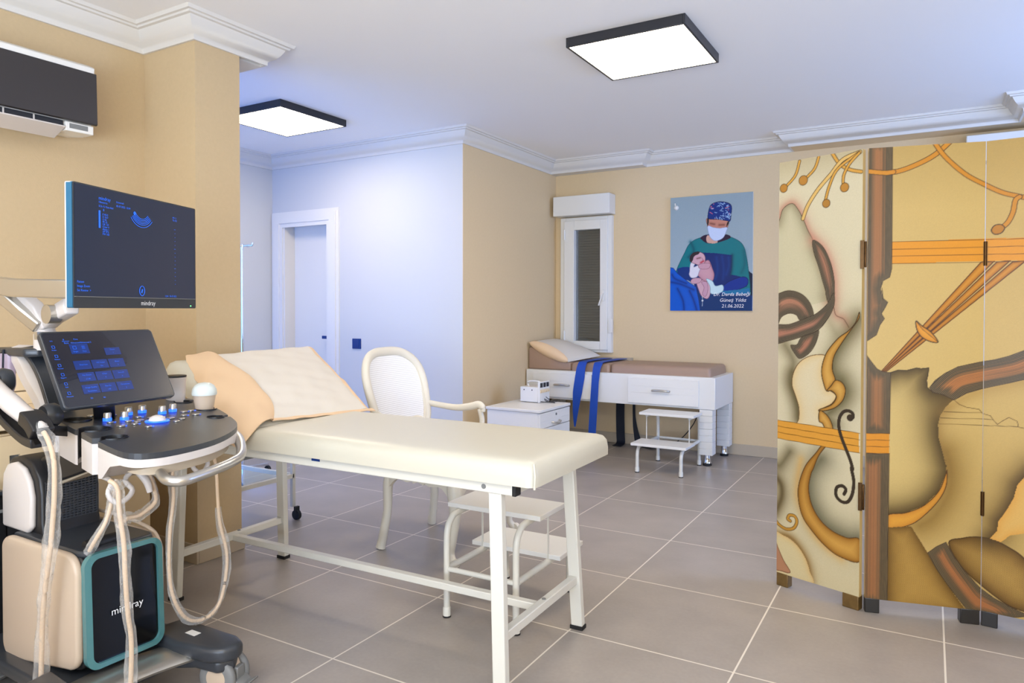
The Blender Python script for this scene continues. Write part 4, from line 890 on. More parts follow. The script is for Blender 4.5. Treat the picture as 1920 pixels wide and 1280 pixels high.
im_ += [plate(T3m, [(.236+.005*math.cos(a), .281+.005*math.sin(a)) for a in np.linspace(0, 5.9, 12)], .0026, .003)]
rg = [(.266+.0125*math.cos(a)*.9, .052+.0145*math.sin(a)) for a in np.linspace(0, 2*math.pi, 24, endpoint=False)]
om_ = [sweep([T3m(a, b, .003) for a, b in rg], circ(.0008, 6), closed=True, upv=tuple(Nn)), plate(T3m, [(.262, .046), (.267, .046), (.270, .057), (.265, .057)], .0026, .003)]
u('grey_scale_bar', R2(T3m, .0915, .222, .0065, .048, .0026), M_ui, parent=mo)
u('scan_image', join(*im_), M_ui, parent=mo)
u('orientation_mark', join(*om_), M_ui, parent=mo)
u('depth_scale', join(*sc), M_ui, parent=mo)
u('screen_text', join(*tx), M_ui, parent=mo, recalc=False)
u('monitor_mount', join(beam(T3m(Wm*.40, .055, -.06), T3m(Wm*.40, .055, -.022), .09, .09), ), M_shellwhite, parent=mo, bevel=.008)
# --- rear probe socket cup (tall white) at the far side
u('gel_cup', lathe([(.028, -.08), (.033, -.02), (.037, .06), (.040, .066), (.036, .066), (.032, .055), (.028, .0), (.0, -.005)], (-2.43, 1.66, .865), 24), M_shellwhite, smooth=40)
u('cup_ring', lathe([(.0335, .0), (.0385, .0), (.0385, .005), (.0335, .005)], (-2.43, 1.66, .9325), 24), M_black)
# --- probe cradle at the near side
u('probe_cradle', join(sweep(crom([(-2.42, 1.052, .925), (-2.30, 1.052, .862), (-2.20, 1.052, .822), (-2.135, 1.052, .812)], 5), [(-.030, -.014), (.030, -.014), (.034, .012), (.026, .012), (.018, -.004), (-.018, -.004), (-.026, .012), (-.034, .012)]), beam((-2.24, 1.07, .84), (-2.27, 1.19, .81), .05, .03)), M_black, bevel=.003)
u('cradle_clip', join(sweep(crom([(-2.205, 1.05, .880), (-2.165, 1.05, .862), (-2.135, 1.05, .835)], 5), [(-.028, -.020), (.028, -.020), (.030, .020), (-.030, .020)])), M_black, bevel=.008, seg=3)
u('side_grip', join(lathe([(0, -.022), (.030, -.022), (.036, -.01), (.036, .012), (.028, .024), (0, .026)], (-2.26, 1.135, .868), 20, 'Y'), lathe([(0, -.016), (.024, -.016), (.028, 0), (.024, .016), (0, .018)], (-2.29, 1.100, .862), 18, 'Y')), M_darkgrey, smooth=50)
u('side_grip', lathe([(0, -.02), (.034, -.018), (.040, 0), (.034, .02), (0, .022)], (-2.44, 1.09, .965), 20, 'Y'), M_darkgrey, smooth=50)

# ================================================================ PROBES WITH SLEEVED CABLES (each hangs on the machine, a thing of its own)
def sleeve(path, r0, seed, t0=.0, t1=1.0):
    rnd = random.Random(seed); path = crom(path, 10); n = len(path); V = []; Fc = []; m = 14
    i0, i1 = int(t0*(n-1)), int(t1*(n-1)); sub = path[i0:i1+1]; ph = [rnd.uniform(0, 6.28) for _ in range(6)]
    for i, p in enumerate(sub):
        d = sub[min(i+1, len(sub)-1)]-sub[max(i-1, 0)]; s_, u_ = frame(d, (.3, 1, .1))
        pinch = .86+.16*math.sin(i*.13+ph[0])+.06*math.sin(i*.37+ph[1])
        for k in range(m):
            a = 2*math.pi*k/m; r = r0*pinch*(1+.20*math.sin(2*a+i*.11+ph[2])+.10*math.sin(5*a-i*.33+ph[3])+.06*math.sin(9*a+i*.9))
            V.append(tuple(p+s_*r*math.cos(a)+u_*r*.7*math.sin(a)))
    for i in range(len(sub)-1):
        for k in range(m): Fc.append((i*m+k, (i+1)*m+k, (i+1)*m+(k+1) % m, i*m+(k+1) % m))
    return V, Fc
# left probe in the cradle
p1 = thing('ultrasound_probe', 'slim white ultrasound probe lying in the black cradle at the left edge', 'ultrasound probe', (-2.25, 1.05, .86), group=None)
q = lambda r_, n, g, m, parent=None, **k: part(r_, n, g, m, parent, **k)
q(p1, 'probe_body', tube(crom([(-2.50, 1.05, 1.015), (-2.40, 1.05, .952), (-2.30, 1.05, .908), (-2.20, 1.05, .872), (-2.13, 1.05, .845)], 6), 1, 18, scale=[.020, .025, .028, .024, .017]), M_shellwhite, smooth=70)
cl = [(-2.14, 1.05, .850), (-2.105, 1.05, .822), (-2.076, 1.05, .766), (-2.075, 1.05, .670), (-2.087, 1.05, .579), (-2.102, 1.05, .502), (-2.126, 1.05, .408), (-2.142, 1.05, .315), (-2.149, 1.05, .223), (-2.156, 1.05, .130), (-2.17, 1.045, .05), (-2.22, 1.02, .012)]
c_ = q(p1, 'cable', tube(crom(cl, 8), .0066, 10), M_cable, smooth=70)
q(p1, 'clear_sleeve', sleeve(cl, .027, 3, 0, .97), M_clear, parent=c_, smooth=80, label='crinkled clear plastic sleeve')
# middle probe cable
p2 = thing('probe_cable', 'cream sleeved cable hanging straight down in front of the black glass panel', 'cable', (-1.93, 1.15, .7))
cl = [(-1.95, 1.13, .712), (-1.93, 1.141, .690), (-1.93, 1.146, .623), (-1.93, 1.158, .531), (-1.93, 1.161, .44), (-1.93, 1.168, .332), (-1.93, 1.177, .254), (-1.93, 1.174, .134), (-1.945, 1.17, .05), (-1.99, 1.19, .012)]
c_ = q(p2, 'cable', tube(crom(cl, 8), .0066, 10), M_cable, smooth=70)
q(p2, 'clear_sleeve', sleeve(cl, .024, 5, .06, .97), M_clear, parent=c_, smooth=80, label='crinkled clear plastic sleeve')
q(p2, 'sleeve_knot', tube(crom([(-1.945, 1.125, .700), (-1.935, 1.145, .692), (-1.93, 1.165, .702)], 5), .010, 10), M_clear, parent=c_, smooth=80)
p3 = thing('probe_cable', 'short looped probe cable in a clear sleeve resting on the deck of the ultrasound body', 'cable', (-2.0, 1.25, .6))
cl = [(-2.03, 1.262, .74), (-2.0, 1.271, .709), (-1.995, 1.292, .641), (-2.0, 1.295, .605), (-2.005, 1.253, .578), (-2.01, 1.215, .575), (-2.015, 1.19, .555)]
c_ = q(p3, 'cable', tube(crom(cl, 8), .006, 10), M_cable, smooth=70)
q(p3, 'clear_sleeve', sleeve(cl, .018, 9), M_clear, parent=c_, smooth=80)
p5 = thing('probe_cable', 'probe cable in a clear sleeve slanting down left onto the deck of the ultrasound body', 'cable', (-2.0, 1.15, .6))
cl = [(-2.0, 1.179, .70), (-2.0, 1.166, .64), (-2.0, 1.148, .585), (-2.02, 1.13, .535), (-2.05, 1.13, .50)]
c_ = q(p5, 'cable', tube(crom(cl, 8), .0055, 10), M_cable, smooth=70)
q(p5, 'clear_sleeve', sleeve(cl, .020, 11), M_clear, parent=c_, smooth=80)
# right probe: domed volume probe in its cup, cable looping to the floor
p4 = thing('ultrasound_probe', 'white domed ultrasound probe standing in the far cup of the console', 'ultrasound probe', (-2.215, 1.632, .83))
q(p4, 'probe_body', lathe([(0, -.03), (.020, -.03), (.030, -.005), (.034, .018), (.0375, .040), (.0385, .046)], (-2.225, 1.632, .835), 28), M_shell, smooth=60)
q(p4, 'domed_head', lathe([(.0415, .045), (.0425, .052), (.040, .066), (.032, .079), (.020, .087), (.0, .090)], (-2.225, 1.632, .835), 28), mat('pale_grey_rubber', (206, 212, 206), .35), smooth=80, label='pale grey rounded scanning head')
cl = [(-2.05, 1.42, .74), (-2.03, 1.376, .705), (-2.02, 1.370, .60), (-2.02, 1.357, .492), (-2.02, 1.354, .377), (-2.02, 1.368, .289), (-2.02, 1.404, .217), (-2.02, 1.451, .185), (-2.02, 1.505, .188), (-2.02, 1.541, .228), (-2.02, 1.561, .311), (-2.02, 1.561, .383), (-2.02, 1.537, .478), (-2.02, 1.529, .569), (-2.02, 1.522, .676), (-2.04, 1.52, .715)]
c_ = q(p4, 'cable', tube(crom(cl, 8), .0055, 10), M_cable, smooth=70)
q(p4, 'clear_sleeve', sleeve(cl, .017, 21, .03, .84), M_clear, parent=c_, smooth=80, label='crinkled clear plastic sleeve')
# black printers behind the machine
pr1 = thing('printer', 'small black printer with a colourful sticker behind the ultrasound body', 'printer', (-2.70, 1.35, 0))
q(pr1, 'casing', box(-2.79, -2.60, 1.20, 1.425, .01, .508), M_black, bevel=.018, seg=3)
q(pr1, 'front_slot', box(-2.600, -2.597, 1.385, 1.412, .455, .473), M_grey)
q(pr1, 'sticker', join(prism([(-2.66, 1.37), (-2.625, 1.37), (-2.625, 1.41), (-2.65, 1.42)], .508, .5095)), mat('sticker_pink', (232, 190, 176), .5), label='pink and violet sticker')
q(pr1, 'sticker', join(prism([(-2.625, 1.375), (-2.605, 1.375), (-2.605, 1.405), (-2.62, 1.41)], .508, .5097)), mat('sticker_violet', (110, 100, 210), .5), label='violet sticker')
pr2 = thing('recorder', 'black boxy recorder at the far left edge in front of the tan base cabinet', 'recorder', (-2.66, 1.1, 0))
q(pr2, 'casing', box(-2.79, -2.61, .95, 1.175, .01, .575), M_black, bevel=.008)
q(pr2, 'lid', box(-2.785, -2.605, .955, 1.17, .575, .59), M_darkgrey, bevel=.004)
q(pr2, 'trim_line', box(-2.609, -2.606, .955, 1.17, .52, .53), M_grey)
# ================================================================ PAINTING HELPERS (flat art, baked in the panel's own coordinates)
class Canvas:
    """a paint layer on a flat panel; control points are given on the panel plane"""
    def __init__(s, O, U, w, h, res, base):
        s.O, s.U, s.w, s.h = np.array(O, float), np.array(U, float)/np.linalg.norm(U), w, h
        s.nx, s.ny = int(w/res)+1, int(h/res)+1
        s.X, s.Y = np.meshgrid(np.linspace(0, w, s.nx), np.linspace(0, h, s.ny))
        s.C = np.zeros(s.X.shape+(3,)); s.C[:] = np.array(base, float)/255
        s.N = np.array([s.U[1], -s.U[0], 0.0])
    def pt(s, px, py):
        d = _fw*F_PX+_rt*(px-960)-_up*(py-CY); c = np.array([0, 0, CAM_H]); t = s.N@(s.O-c)/(s.N@d); P = c+t*d-s.O
        return (float(P@s.U), float(P[2]))
    def pts(s, P, smooth=True, closed=True, n=6):
        Q = [s.pt(*p) for p in P]
        if smooth: Q = [(v.x, v.y) for v in crom([(a, b, 0) for a, b in Q], n, closed)]
        return np.array(Q)
    def mask(s, Q):
        m = np.zeros(s.X.shape, bool); x0, y0, x1, y1 = Q[:, 0].min(), Q[:, 1].min(), Q[:, 0].max(), Q[:, 1].max()
        for (ax, ay), (bx_, by) in zip(Q, np.roll(Q, -1, 0)):
            if ay == by: continue
            c = ((ay > s.Y) != (by > s.Y)) & (s.X < (bx_-ax)*(s.Y-ay)/(by-ay)+ax); m ^= c
        return m
    def dist(s, Q, closed=False, lim=.2):
        D = np.full(s.X.shape, 9.0); x0, y0, x1, y1 = Q[:, 0].min()-lim, Q[:, 1].min()-lim, Q[:, 0].max()+lim, Q[:, 1].max()+lim
        i0, i1 = np.searchsorted(s.Y[:, 0], [y0, y1]); j0, j1 = np.searchsorted(s.X[0], [x0, x1])
        X, Y = s.X[i0:i1, j0:j1], s.Y[i0:i1, j0:j1]; d2 = np.full(X.shape, 81.0)
        B = np.roll(Q, -1, 0) if closed else Q[1:]
        for (ax, ay), (bx_, by) in zip(Q, B):
            dx, dy = bx_-ax, by-ay; L = dx*dx+dy*dy
            if L < 1e-12: continue
            t = np.clip(((X-ax)*dx+(Y-ay)*dy)/L, 0, 1); d2 = np.minimum(d2, (X-ax-t*dx)**2+(Y-ay-t*dy)**2)
        D[i0:i1, j0:j1] = np.sqrt(d2); return D
    def blend(s, a, col):
        a = np.clip(a, 0, 1)[..., None]; s.C = s.C*(1-a)+np.array(col, float)/255*a
    def glow(s, P, col, r, k=.8, smooth=True, closed=False, clip=None):
        D = s.dist(s.pts(P, smooth, closed), closed, r*3.2); a = k*np.exp(-(D/r)**1.3); a[D > r*3.2] = 0
        if clip is not None: a = a*clip
        s.blend(a, col)
    def fill(s, P, col, line=None, lw=.0016, smooth=True, shade=None, a=1.0):
        """shade=(colour, distance, strength): airbrushed tone growing towards the outline"""
        Q = s.pts(P, smooth); m = s.mask(Q); s.blend(m*a, col)
        if shade: D = s.dist(Q, True, shade[1]*3.5); s.blend(m*shade[2]*np.exp(-D/shade[1]), shade[0])
        if line: D = s.dist(Q, True, .02); s.blend(np.clip(1.5-D/lw, 0, 1), line)
        return m
    def stroke(s, P, w, col, line=None, smooth=True, taper=None):
        Q = s.pts(P, smooth, False); D = s.dist(Q, False, w+.02); s.blend(np.clip((w/2-D)/.0012+.5, 0, 1), col)
        if line: s.blend(.85*np.clip(1.4-abs(D-w/2)/.0014, 0, 1), line)
    def dot(s, p, r, col, line=None):
        c = s.pt(*p); D = np.hypot(s.X-c[0], (s.Y-c[1])*.95); s.blend(np.clip((r-D)/.0015+.5, 0, 1), col)
        if line: s.blend(.8*np.clip(1.4-abs(D-r)/.0014, 0, 1), line)
    def wood(s, P, along, rose=(164, 116, 84), dark=(70, 62, 52), light=(204, 186, 156), per=.0052, smooth=True, w=None, seed=1):
        """marbled streaks running along a guide line inside an outline"""
        Q = s.pts(P, smooth); m = s.mask(Q); G = s.pts(along, True, False); D = s.dist(G, False, .5)
        E = s.dist(Q, True, .2); W_ = max(E[m].max(), .01) if m.any() else .01; c = np.clip(E/W_, 0, 1)
        rn = np.random.RandomState(seed); tab = rn.rand(400); sm = np.interp((D/per)*1.7, np.arange(400), tab)
        fine = .5+.5*np.sin(D/per*2*np.pi+2.5*np.sin(s.Y*30+s.X*17)); rr = np.clip(c*1.9-.62+.8*(sm-.5), 0, 1)[..., None]
        col = np.array(dark)/255*(1-rr)+np.array(rose)/255*rr; f2 = (.50*fine*(1-.45*c))[..., None]
        col = col*(1-f2)+np.array(light)/255*f2
        s.C = np.where(m[..., None], col, s.C); s.blend(.8*np.clip(1.4-s.dist(Q, True, .02)/.0014, 0, 1)*1.0, (70, 56, 42)); return m
    def noise(s, k, seed=0):
        rn = np.random.RandomState(seed); s.C = np.clip(s.C*(1+k*(rn.rand(*s.X.shape)[..., None]-.5)), 0, 1)
    def geo(s, off=.0008):
        P = s.O[None, None, :]+s.X[..., None]*s.U+s.Y[..., None]*np.array([0, 0, 1.0])+s.N*off
        return P.reshape(-1, 3)
    def build(s, root, name, m, off=.0008, parent=None):
        inv = np.array(INV[root.name]); P = s.geo(off); P = P@inv[:3, :3].T+inv[:3, 3]
        i = np.arange(s.ny-1)[:, None]*s.nx+np.arange(s.nx-1)[None, :]; i = i.reshape(-1)
        F = np.stack([i, i+1, i+s.nx+1, i+s.nx], 1).astype(np.int32)
        me = bpy.data.meshes.new(name); me.vertices.add(len(P)); me.vertices.foreach_set('co', P.reshape(-1).astype(np.float32))
        me.loops.add(F.size); me.loops.foreach_set('vertex_index', F.reshape(-1)); me.polygons.add(len(F))
        me.polygons.foreach_set('loop_start', np.arange(len(F), dtype=np.int32)*4)
        me.update(calc_edges=True); me.materials.append(m)
        at = me.color_attributes.new('paint', 'FLOAT_COLOR', 'POINT'); c = s.C.reshape(-1, 3)
        c = np.where(c <= .04045, c/12.92, ((c+.055)/1.055)**2.4); at.data.foreach_set('color', np.hstack([c, np.ones((len(c), 1))]).astype(np.float32).reshape(-1))
        o = bpy.data.objects.new(name, me); COL.objects.link(o); o.parent = parent or root; return o
def A6(*P): return [(1440+x/3.2, 160+y/3.2) for x, y in P]
def B7(*P): return [(1440+x/3.765, 540+y/3.765) for x, y in P]
def C8(*P): return [(1440+x/2.908, 840+y/2.908) for x, y in P]
# ================================================================ FOLDING SCREEN
fs = thing('folding_screen', 'folding screen painted with a golden violin and marbled bands at the right side', 'folding screen', (.1, 3.2, 0))
fp = lambda n, g, m, parent=None, **k: part(fs, n, g, m, parent, **k)
ZB, ZT = .055, 1.812; TH = .022
M_paint = attr_material('painted_lacquer', .38)
GOLD, GL, GD, OUT = (236, 178, 82), (244, 202, 122), (150, 96, 30), (74, 54, 30)
PANELS = [((-.562, 3.218), (-.232, 3.097)), ((-.212, 3.101), (.172, 3.190)), ((.1745, 3.1915), (.568, 3.150)), ((.571, 3.152), (.95, 3.30))]
CV = []
def panel(i, base):
    a, b = PANELS[i]; U = np.array([b[0]-a[0], b[1]-a[1], 0.0]); w = float(np.linalg.norm(U)); U /= w; N = np.array([U[1], -U[0], 0])
    c = Canvas((a[0], a[1], ZB), U, w, ZT-ZB, .0024, base)
    O = np.array([a[0], a[1], 0.0]); V = []
    for z in (ZB, ZT):
        for s_, t in ((0, 0), (w, 0), (w, -TH), (0, -TH)): V.append(tuple(O+U*s_+N*t+np.array([0, 0, z])))
    body = fp('panel', (V, [(3, 2, 1, 0), (4, 5, 6, 7), (0, 1, 5, 4), (1, 2, 6, 5), (2, 3, 7, 6), (3, 0, 4, 7)]), M_goldedge)
    for s0_, s1_ in ((.0, .052), (w-.066, w-.002)):
        V = []
        for z in (0, ZB+.002):
            for s_, t in ((s0_, .002), (s1_, .002), (s1_, -TH-.014), (s0_, -TH-.014)): V.append(tuple(O+U*s_+N*t+np.array([0, 0, z])))
        fp('foot', (V, [(3, 2, 1, 0), (4, 5, 6, 7), (0, 1, 5, 4), (1, 2, 6, 5), (2, 3, 7, 6), (3, 0, 4, 7)]), M_bronzefoot if i == 0 else M_darkfoot, parent=body, bevel=.003)
    return c, body
# ---- first panel
c, body1 = panel(0, (236, 226, 196))
yy = c.Y/c.h
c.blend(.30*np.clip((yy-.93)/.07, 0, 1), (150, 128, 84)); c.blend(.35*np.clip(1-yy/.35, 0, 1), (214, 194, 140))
peak = A6((60, 830), (72, 800), (92, 740), (145, 708), (185, 750), (215, 810), (240, 870), (270, 930), (275, 990), (310, 1080), (345, 1200), (360, 1290))
c.glow(peak, (206, 140, 120), .020, .75)
m = c.mask(c.pts(peak+A6((60, 1290)), True)); c.blend(m*1.0, (224, 216, 184)); c.glow(peak, (150, 140, 108), .022, .7, clip=m)
c.stroke(peak, .0022, (80, 60, 46))
for P in (A6((190, 455), (165, 540), (110, 605)), A6((305, 430), (280, 500), (225, 560))): c.stroke(P, .011, GOLD, OUT)
c.dot(A6((95, 617))[0], .017, (206, 146, 64), OUT); c.dot(A6((212, 570))[0], .019, (206, 146, 64), OUT)
c.stroke(A6((385, 405), (430, 470), (490, 505), (560, 518)), .013, GOLD, OUT)
c.stroke(A6((552, 400), (450, 445), (380, 530), (300, 625), (240, 720), (210, 800)), .015, GL, OUT)
c.stroke(A6((545, 405), (420, 500), (370, 600), (345, 690)), .011, GOLD, OUT); c.stroke(A6((548, 405), (490, 470), (455, 540), (452, 600)), .011, GOLD, OUT)
c.dot(A6((350, 708))[0], .016, (196, 140, 62), OUT); c.dot(A6((460, 612))[0], .017, (206, 146, 64), OUT)
# marbled horn, knot
crk = B7((465, 130), (480, 190), (530, 215), (550, 240), (572, 278)); c.glow(A6((270, 930), (330, 970), (375, 1060), (398, 1160))+B7((470, 60))+crk, (214, 150, 130), .022, .75)
c.glow(B7((400, 60), (440, 130), (430, 220), (480, 320)), (170, 160, 128), .026, .5)
c.wood(A6((270, 928), (330, 968), (375, 1060), (397, 1160), (400, 1250))+B7((470, 20), (462, 90), (440, 130), (420, 90), (408, 40))+A6((345, 1230), (330, 1180), (305, 1090), (275, 1000)), A6((285, 940), (350, 1050), (385, 1200), (390, 1300)), rose=(186, 124, 100))
c.glow(B7((120, 400), (180, 520), (150, 640), (190, 780), (215, 900)), (120, 110, 80), .030, .7)
c.wood(B7((40, 80), (110, 25), (180, 20), (250, 50), (300, 110), (322, 190), (290, 240), (225, 225), (200, 190), (150, 178), (95, 205), (70, 260), (40, 270)), B7((40, 150), (120, 90), (200, 95), (270, 160), (300, 250)), rose=(196, 132, 108))
c.wood(B7((352, 290), (345, 370), (300, 450), (230, 497), (195, 470), (160, 405), (205, 398), (240, 345)), B7((360, 290), (330, 400), (250, 500)), rose=(182, 118, 96))
c.wood(B7((40, 268), (150, 255), (250, 218), (340, 180), (420, 110), (458, 40), (470, 50), (465, 130), (420, 220), (350, 300), (250, 340), (150, 370), (40, 388)), B7((40, 380), (150, 365), (250, 335), (350, 290), (420, 215), (470, 120)), rose=(188, 124, 104))
c.stroke(crk, .0022, (90, 60, 46))
# violin body
vb = B7((408, 478), (340, 470), (270, 490), (215, 532), (180, 600), (170, 680), (195, 760), (218, 840), (218, 920), (200, 985), (340, 1010), (450, 1000), (430, 940), (370, 865), (450, 815), (480, 760), (440, 725), (418, 722), (385, 620), (390, 540))
c.glow(B7((180, 600), (170, 680), (195, 760), (218, 840), (218, 930)), (104, 92, 60), .020, .85)
c.glow(B7((640, 220), (590, 300), (520, 400), (470, 490), (460, 570), (480, 640)), (112, 104, 72), .040, .85); c.glow(B7((520, 660), (560, 730), (530, 800), (470, 850), (420, 900), (450, 960)), (112, 104, 72), .040, .85)
c.fill(vb, (240, 228, 196), (110, 78, 44), .0014, shade=((240, 196, 124), .022, .55))
for P in (B7((645, 170), (620, 240), (570, 300), (500, 350), (430, 430), (395, 500), (378, 590), (395, 680), (416, 726), (445, 690), (476, 650), (455, 570), (468, 480), (520, 390), (590, 290), (642, 215)), B7((416, 724), (445, 690), (478, 650), (525, 668), (548, 720), (530, 790), (480, 840), (420, 862), (366, 868), (365, 855), (440, 828), (476, 790), (480, 755), (450, 725)), B7((364, 866), (400, 880), (440, 930), (458, 1000), (410, 1000), (385, 955), (360, 935))):
    c.fill(P, (240, 190, 100), OUT, .0016, shade=(GD, .012, .75))
# lower body: big golden crescent
c.glow(C8((120, 20), (70, 90), (50, 90)), (96, 84, 54), .030, .7); c.glow(C8((40, 150), (72, 200), (74, 270), (40, 350)), (96, 80, 48), .024, .9)
c.glow(C8((290, 60), (235, 140), (225, 225), (245, 310), (300, 400), (370, 455), (440, 488), (490, 492)), (116, 112, 88), .048, .9)
c.glow(C8((180, 60), (160, 190), (165, 290), (230, 440), (310, 535), (400, 600)), (236, 178, 90), .018, .55)
c.fill(B7((420, 1100), (360, 1180), (320, 1275))+C8((235, 140), (222, 220), (240, 310), (285, 390), (350, 450), (430, 488), (500, 498), (500, 618), (390, 590), (310, 530), (240, 450), (188, 370), (165, 270), (170, 190), (205, 95), (262, 25))+B7((370, 1120), (400, 1098)), (240, 186, 92), (96, 64, 28), .0016, shade=((140, 88, 26), .022, .85))
# string band and f-hole
c.fill(B7((30, 924), (640, 1022), (645, 1162), (30, 1052)), (240, 172, 68), None, smooth=False)
for a_, b_ in ((924, 1022), (966, 1069), (1009, 1116), (1052, 1162)): c.stroke(B7((20, a_-2), (650, b_+2)), .0020, (110, 70, 24), smooth=False)
fh = B7((578, 905), (598, 915), (598, 885), (570, 866), (535, 872), (507, 910), (500, 970), (515, 1040), (545, 1120), (580, 1210), (598, 1275))+C8((455, 110), (468, 180), (460, 250), (435, 292), (400, 290), (372, 258), (375, 215), (405, 205), (425, 225), (415, 250))
c.stroke(fh, .013, (66, 54, 42)); c.dot(B7((580, 915))[0], .013, (66, 54, 42))
c.stroke(C8((30, 375), (60, 415), (100, 440), (140, 435), (158, 400), (145, 370), (118, 365), (108, 385), (122, 396)), .012, (214, 158, 62), (90, 60, 30))
c.glow(C8((40, 465), (110, 480), (165, 530), (215, 620), (236, 720)), (140, 100, 44), .018, .8)
c.fill(C8((30, 470), (90, 478), (150, 520), (200, 590), (228, 670), (236, 740), (30, 690)), (234, 218, 172), None, shade=((236, 176, 92), .012, .5))
c.fill(C8((30, 480), (55, 540), (85, 610), (122, 675), (80, 670), (30, 640)), (196, 142, 108), (120, 76, 52), .0014)
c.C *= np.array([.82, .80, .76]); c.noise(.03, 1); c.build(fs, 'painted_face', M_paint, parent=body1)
# ---- second and third panels share the picture
def paint23(c):
    yy = c.Y/c.h
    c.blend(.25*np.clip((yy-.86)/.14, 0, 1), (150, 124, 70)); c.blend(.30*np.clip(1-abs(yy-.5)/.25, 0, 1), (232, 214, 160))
    # torn hollow and vase body
    c.glow(C8((975, 20), (1000, 140), (980, 260), (900, 380), (830, 420)), (150, 124, 66), .060, .8)
    rim = B7((862, 596), (920, 577), (980, 580), (1050, 562), (1080, 568), (1135, 562), (1130, 610), (1120, 650), (1125, 700), (1165, 735), (1230, 750), (1312, 787))
    edge = B7((1255, 835), (1215, 900), (1200, 960), (1205, 1060), (1232, 1160), (1262, 1275))+C8((968, 60), (972, 130), (930, 235), (850, 312), (750, 352), (655, 364))
    m = c.fill(rim+edge+B7((862, 1200)), (228, 212, 162), None, smooth=False)
    c.glow(rim, (84, 70, 36), .050, .95, smooth=False, clip=m); c.glow(B7((1300, 790))+edge, (80, 66, 34), .052, .92, clip=m); c.glow(edge, (140, 112, 60), .020, .5, clip=~m)
    c.stroke(rim, .0024, (52, 40, 24), smooth=False)
    c.fill(C8((976, 120), (972, 200), (940, 270), (880, 340), (800, 405), (720, 432), (655, 434), (655, 364), (750, 352), (850, 312), (930, 235), (966, 150)), (244, 188, 82), (90, 60, 24), .0014, shade=((176, 112, 34), .012, .6))
    # marbled branch
    c.glow(B7((1240, 880), (1330, 810), (1500, 730), (1807, 660)), (180, 150, 92), .030, .5)
    c.wood(B7((1140, 702), (1180, 650), (1250, 600), (1340, 555), (1500, 520), (1600, 505), (1700, 480), (1807, 440), (3000, 60), (3000, 330), (2300, 520), (1807, 645), (1700, 670), (1600, 690), (1510, 710), (1400, 742), (1312, 790), (1240, 752), (1165, 735)), B7((1140, 702), (1250, 600), (1340, 555), (1500, 520), (1700, 480), (1807, 440), (2300, 260)), smooth=False, rose=(190, 122, 76), seed=4)
    c.stroke(B7((1312, 787), (1350, 820), (1400, 840), (1490, 855), (1515, 885), (1570, 900), (1590, 930), (1620, 962), (1650, 940), (1700, 912), (1760, 940), (1768, 980), (1820, 992)), .0020, (100, 76, 40), smooth=False)
    for P in (B7((1240, 872), (1505, 879)), B7((1215, 915), (1590, 926)), B7((1203, 957), (1770, 978))): c.stroke(P, .0018, (96, 74, 40), smooth=False)
    # top ribbons
    c.stroke(A6((590, 515), (700, 525), (800, 510), (920, 462), (1010, 410), (1095, 335)), .018, (222, 158, 52), OUT)
    c.stroke(A6((985, 320), (1060, 425), (1180, 530), (1300, 595), (1400, 640), (1480, 660), (1560, 672), (1700, 660), (1850, 600), (2000, 500), (2150, 420), (2400, 380)), .016, (222, 158, 52), OUT)
    c.stroke(A6((1510, 668), (1485, 690), (1470, 760), (1440, 820), (1400, 855)), .016, (222, 158, 52), OUT)
    c.fill(A6((1340, 870), (1360, 840), (1400, 835), (1420, 855), (1400, 885), (1360, 893)), (200, 140, 42), OUT)
    # rods
    for k, (t0, t1) in enumerate(((1278, 1362), (1372, 1455), (1466, 1550))):
        s0_, s1_ = 800+k*12, 812+k*12
        P = A6((t0, 1060), (t1, 1050))+B7((s1_, 588), (s0_, 586)); m = c.fill(P, (240, 176, 66), (92, 56, 16), .0015, smooth=False, shade=((150, 92, 20), .008, .85))
    c.fill(B7((1045, 232), (1085, 265), (1150, 310), (1200, 380), (1140, 375), (1080, 340), (1050, 290)), (246, 182, 70), OUT, .0018, shade=((190, 120, 30), .008, .6))
    c.stroke(B7((1045, 232), (1090, 290), (1200, 380)), .0018, OUT, smooth=False)
    # band
    c.fill(A6((736, 940), (1300, 918), (2700, 888), (2700, 1034), (1300, 1053), (736, 1069)), (242, 172, 50), None, smooth=False)
    for a_, b_ in ((940, 888), (983, 936), (1026, 985), (1069, 1034)): c.stroke(A6((736, a_), (2700, b_)), .0020, (112, 72, 20), smooth=False)
    # textured cloth area and marbled sash, bottom
    c.glow(C8((1000, 700), (1110, 860), (1160, 880)), (120, 92, 40), .03, .6)
    m = c.fill(C8((650, 432), (780, 425), (870, 570), (960, 720), (1090, 900), (650, 900)), (206, 174, 104), None, smooth=False, shade=((104, 78, 30), .030, .85))
    c.blend(m*.16*(np.sin(c.X*900)*np.sin(c.Y*900) > 0), (90, 66, 28))
    m = c.fill(C8((985, 515), (1060, 490), (1130, 483), (1220, 495), (1330, 550), (1396, 600), (1480, 700), (1500, 930), (1396, 890), (1300, 850), (1160, 745), (1050, 640)), (208, 178, 112), (70, 50, 22), .0016, shade=((96, 70, 28), .038, .9))
    c.blend(m*.16*(np.sin(c.X*900)*np.sin(c.Y*900) > 0), (90, 66, 28))
    c.wood(C8((870, 570), (920, 535), (970, 512), (1020, 600), (1090, 690), (1155, 760), (1230, 815), (1320, 865), (1430, 915), (1250, 930), (1100, 900), (990, 760), (920, 660)), C8((870, 570), (920, 660), (990, 760), (1080, 872), (1200, 940)), rose=(176, 112, 74), smooth=False, seed=6)
    # torn opening at the right
    tz = C8((1440, 120), (1396, 160), (1360, 200), (1340, 270), (1300, 340), (1255, 400), (1250, 450), (1210, 492))
    c.glow(tz, (84, 66, 30), .040, .9, smooth=False)
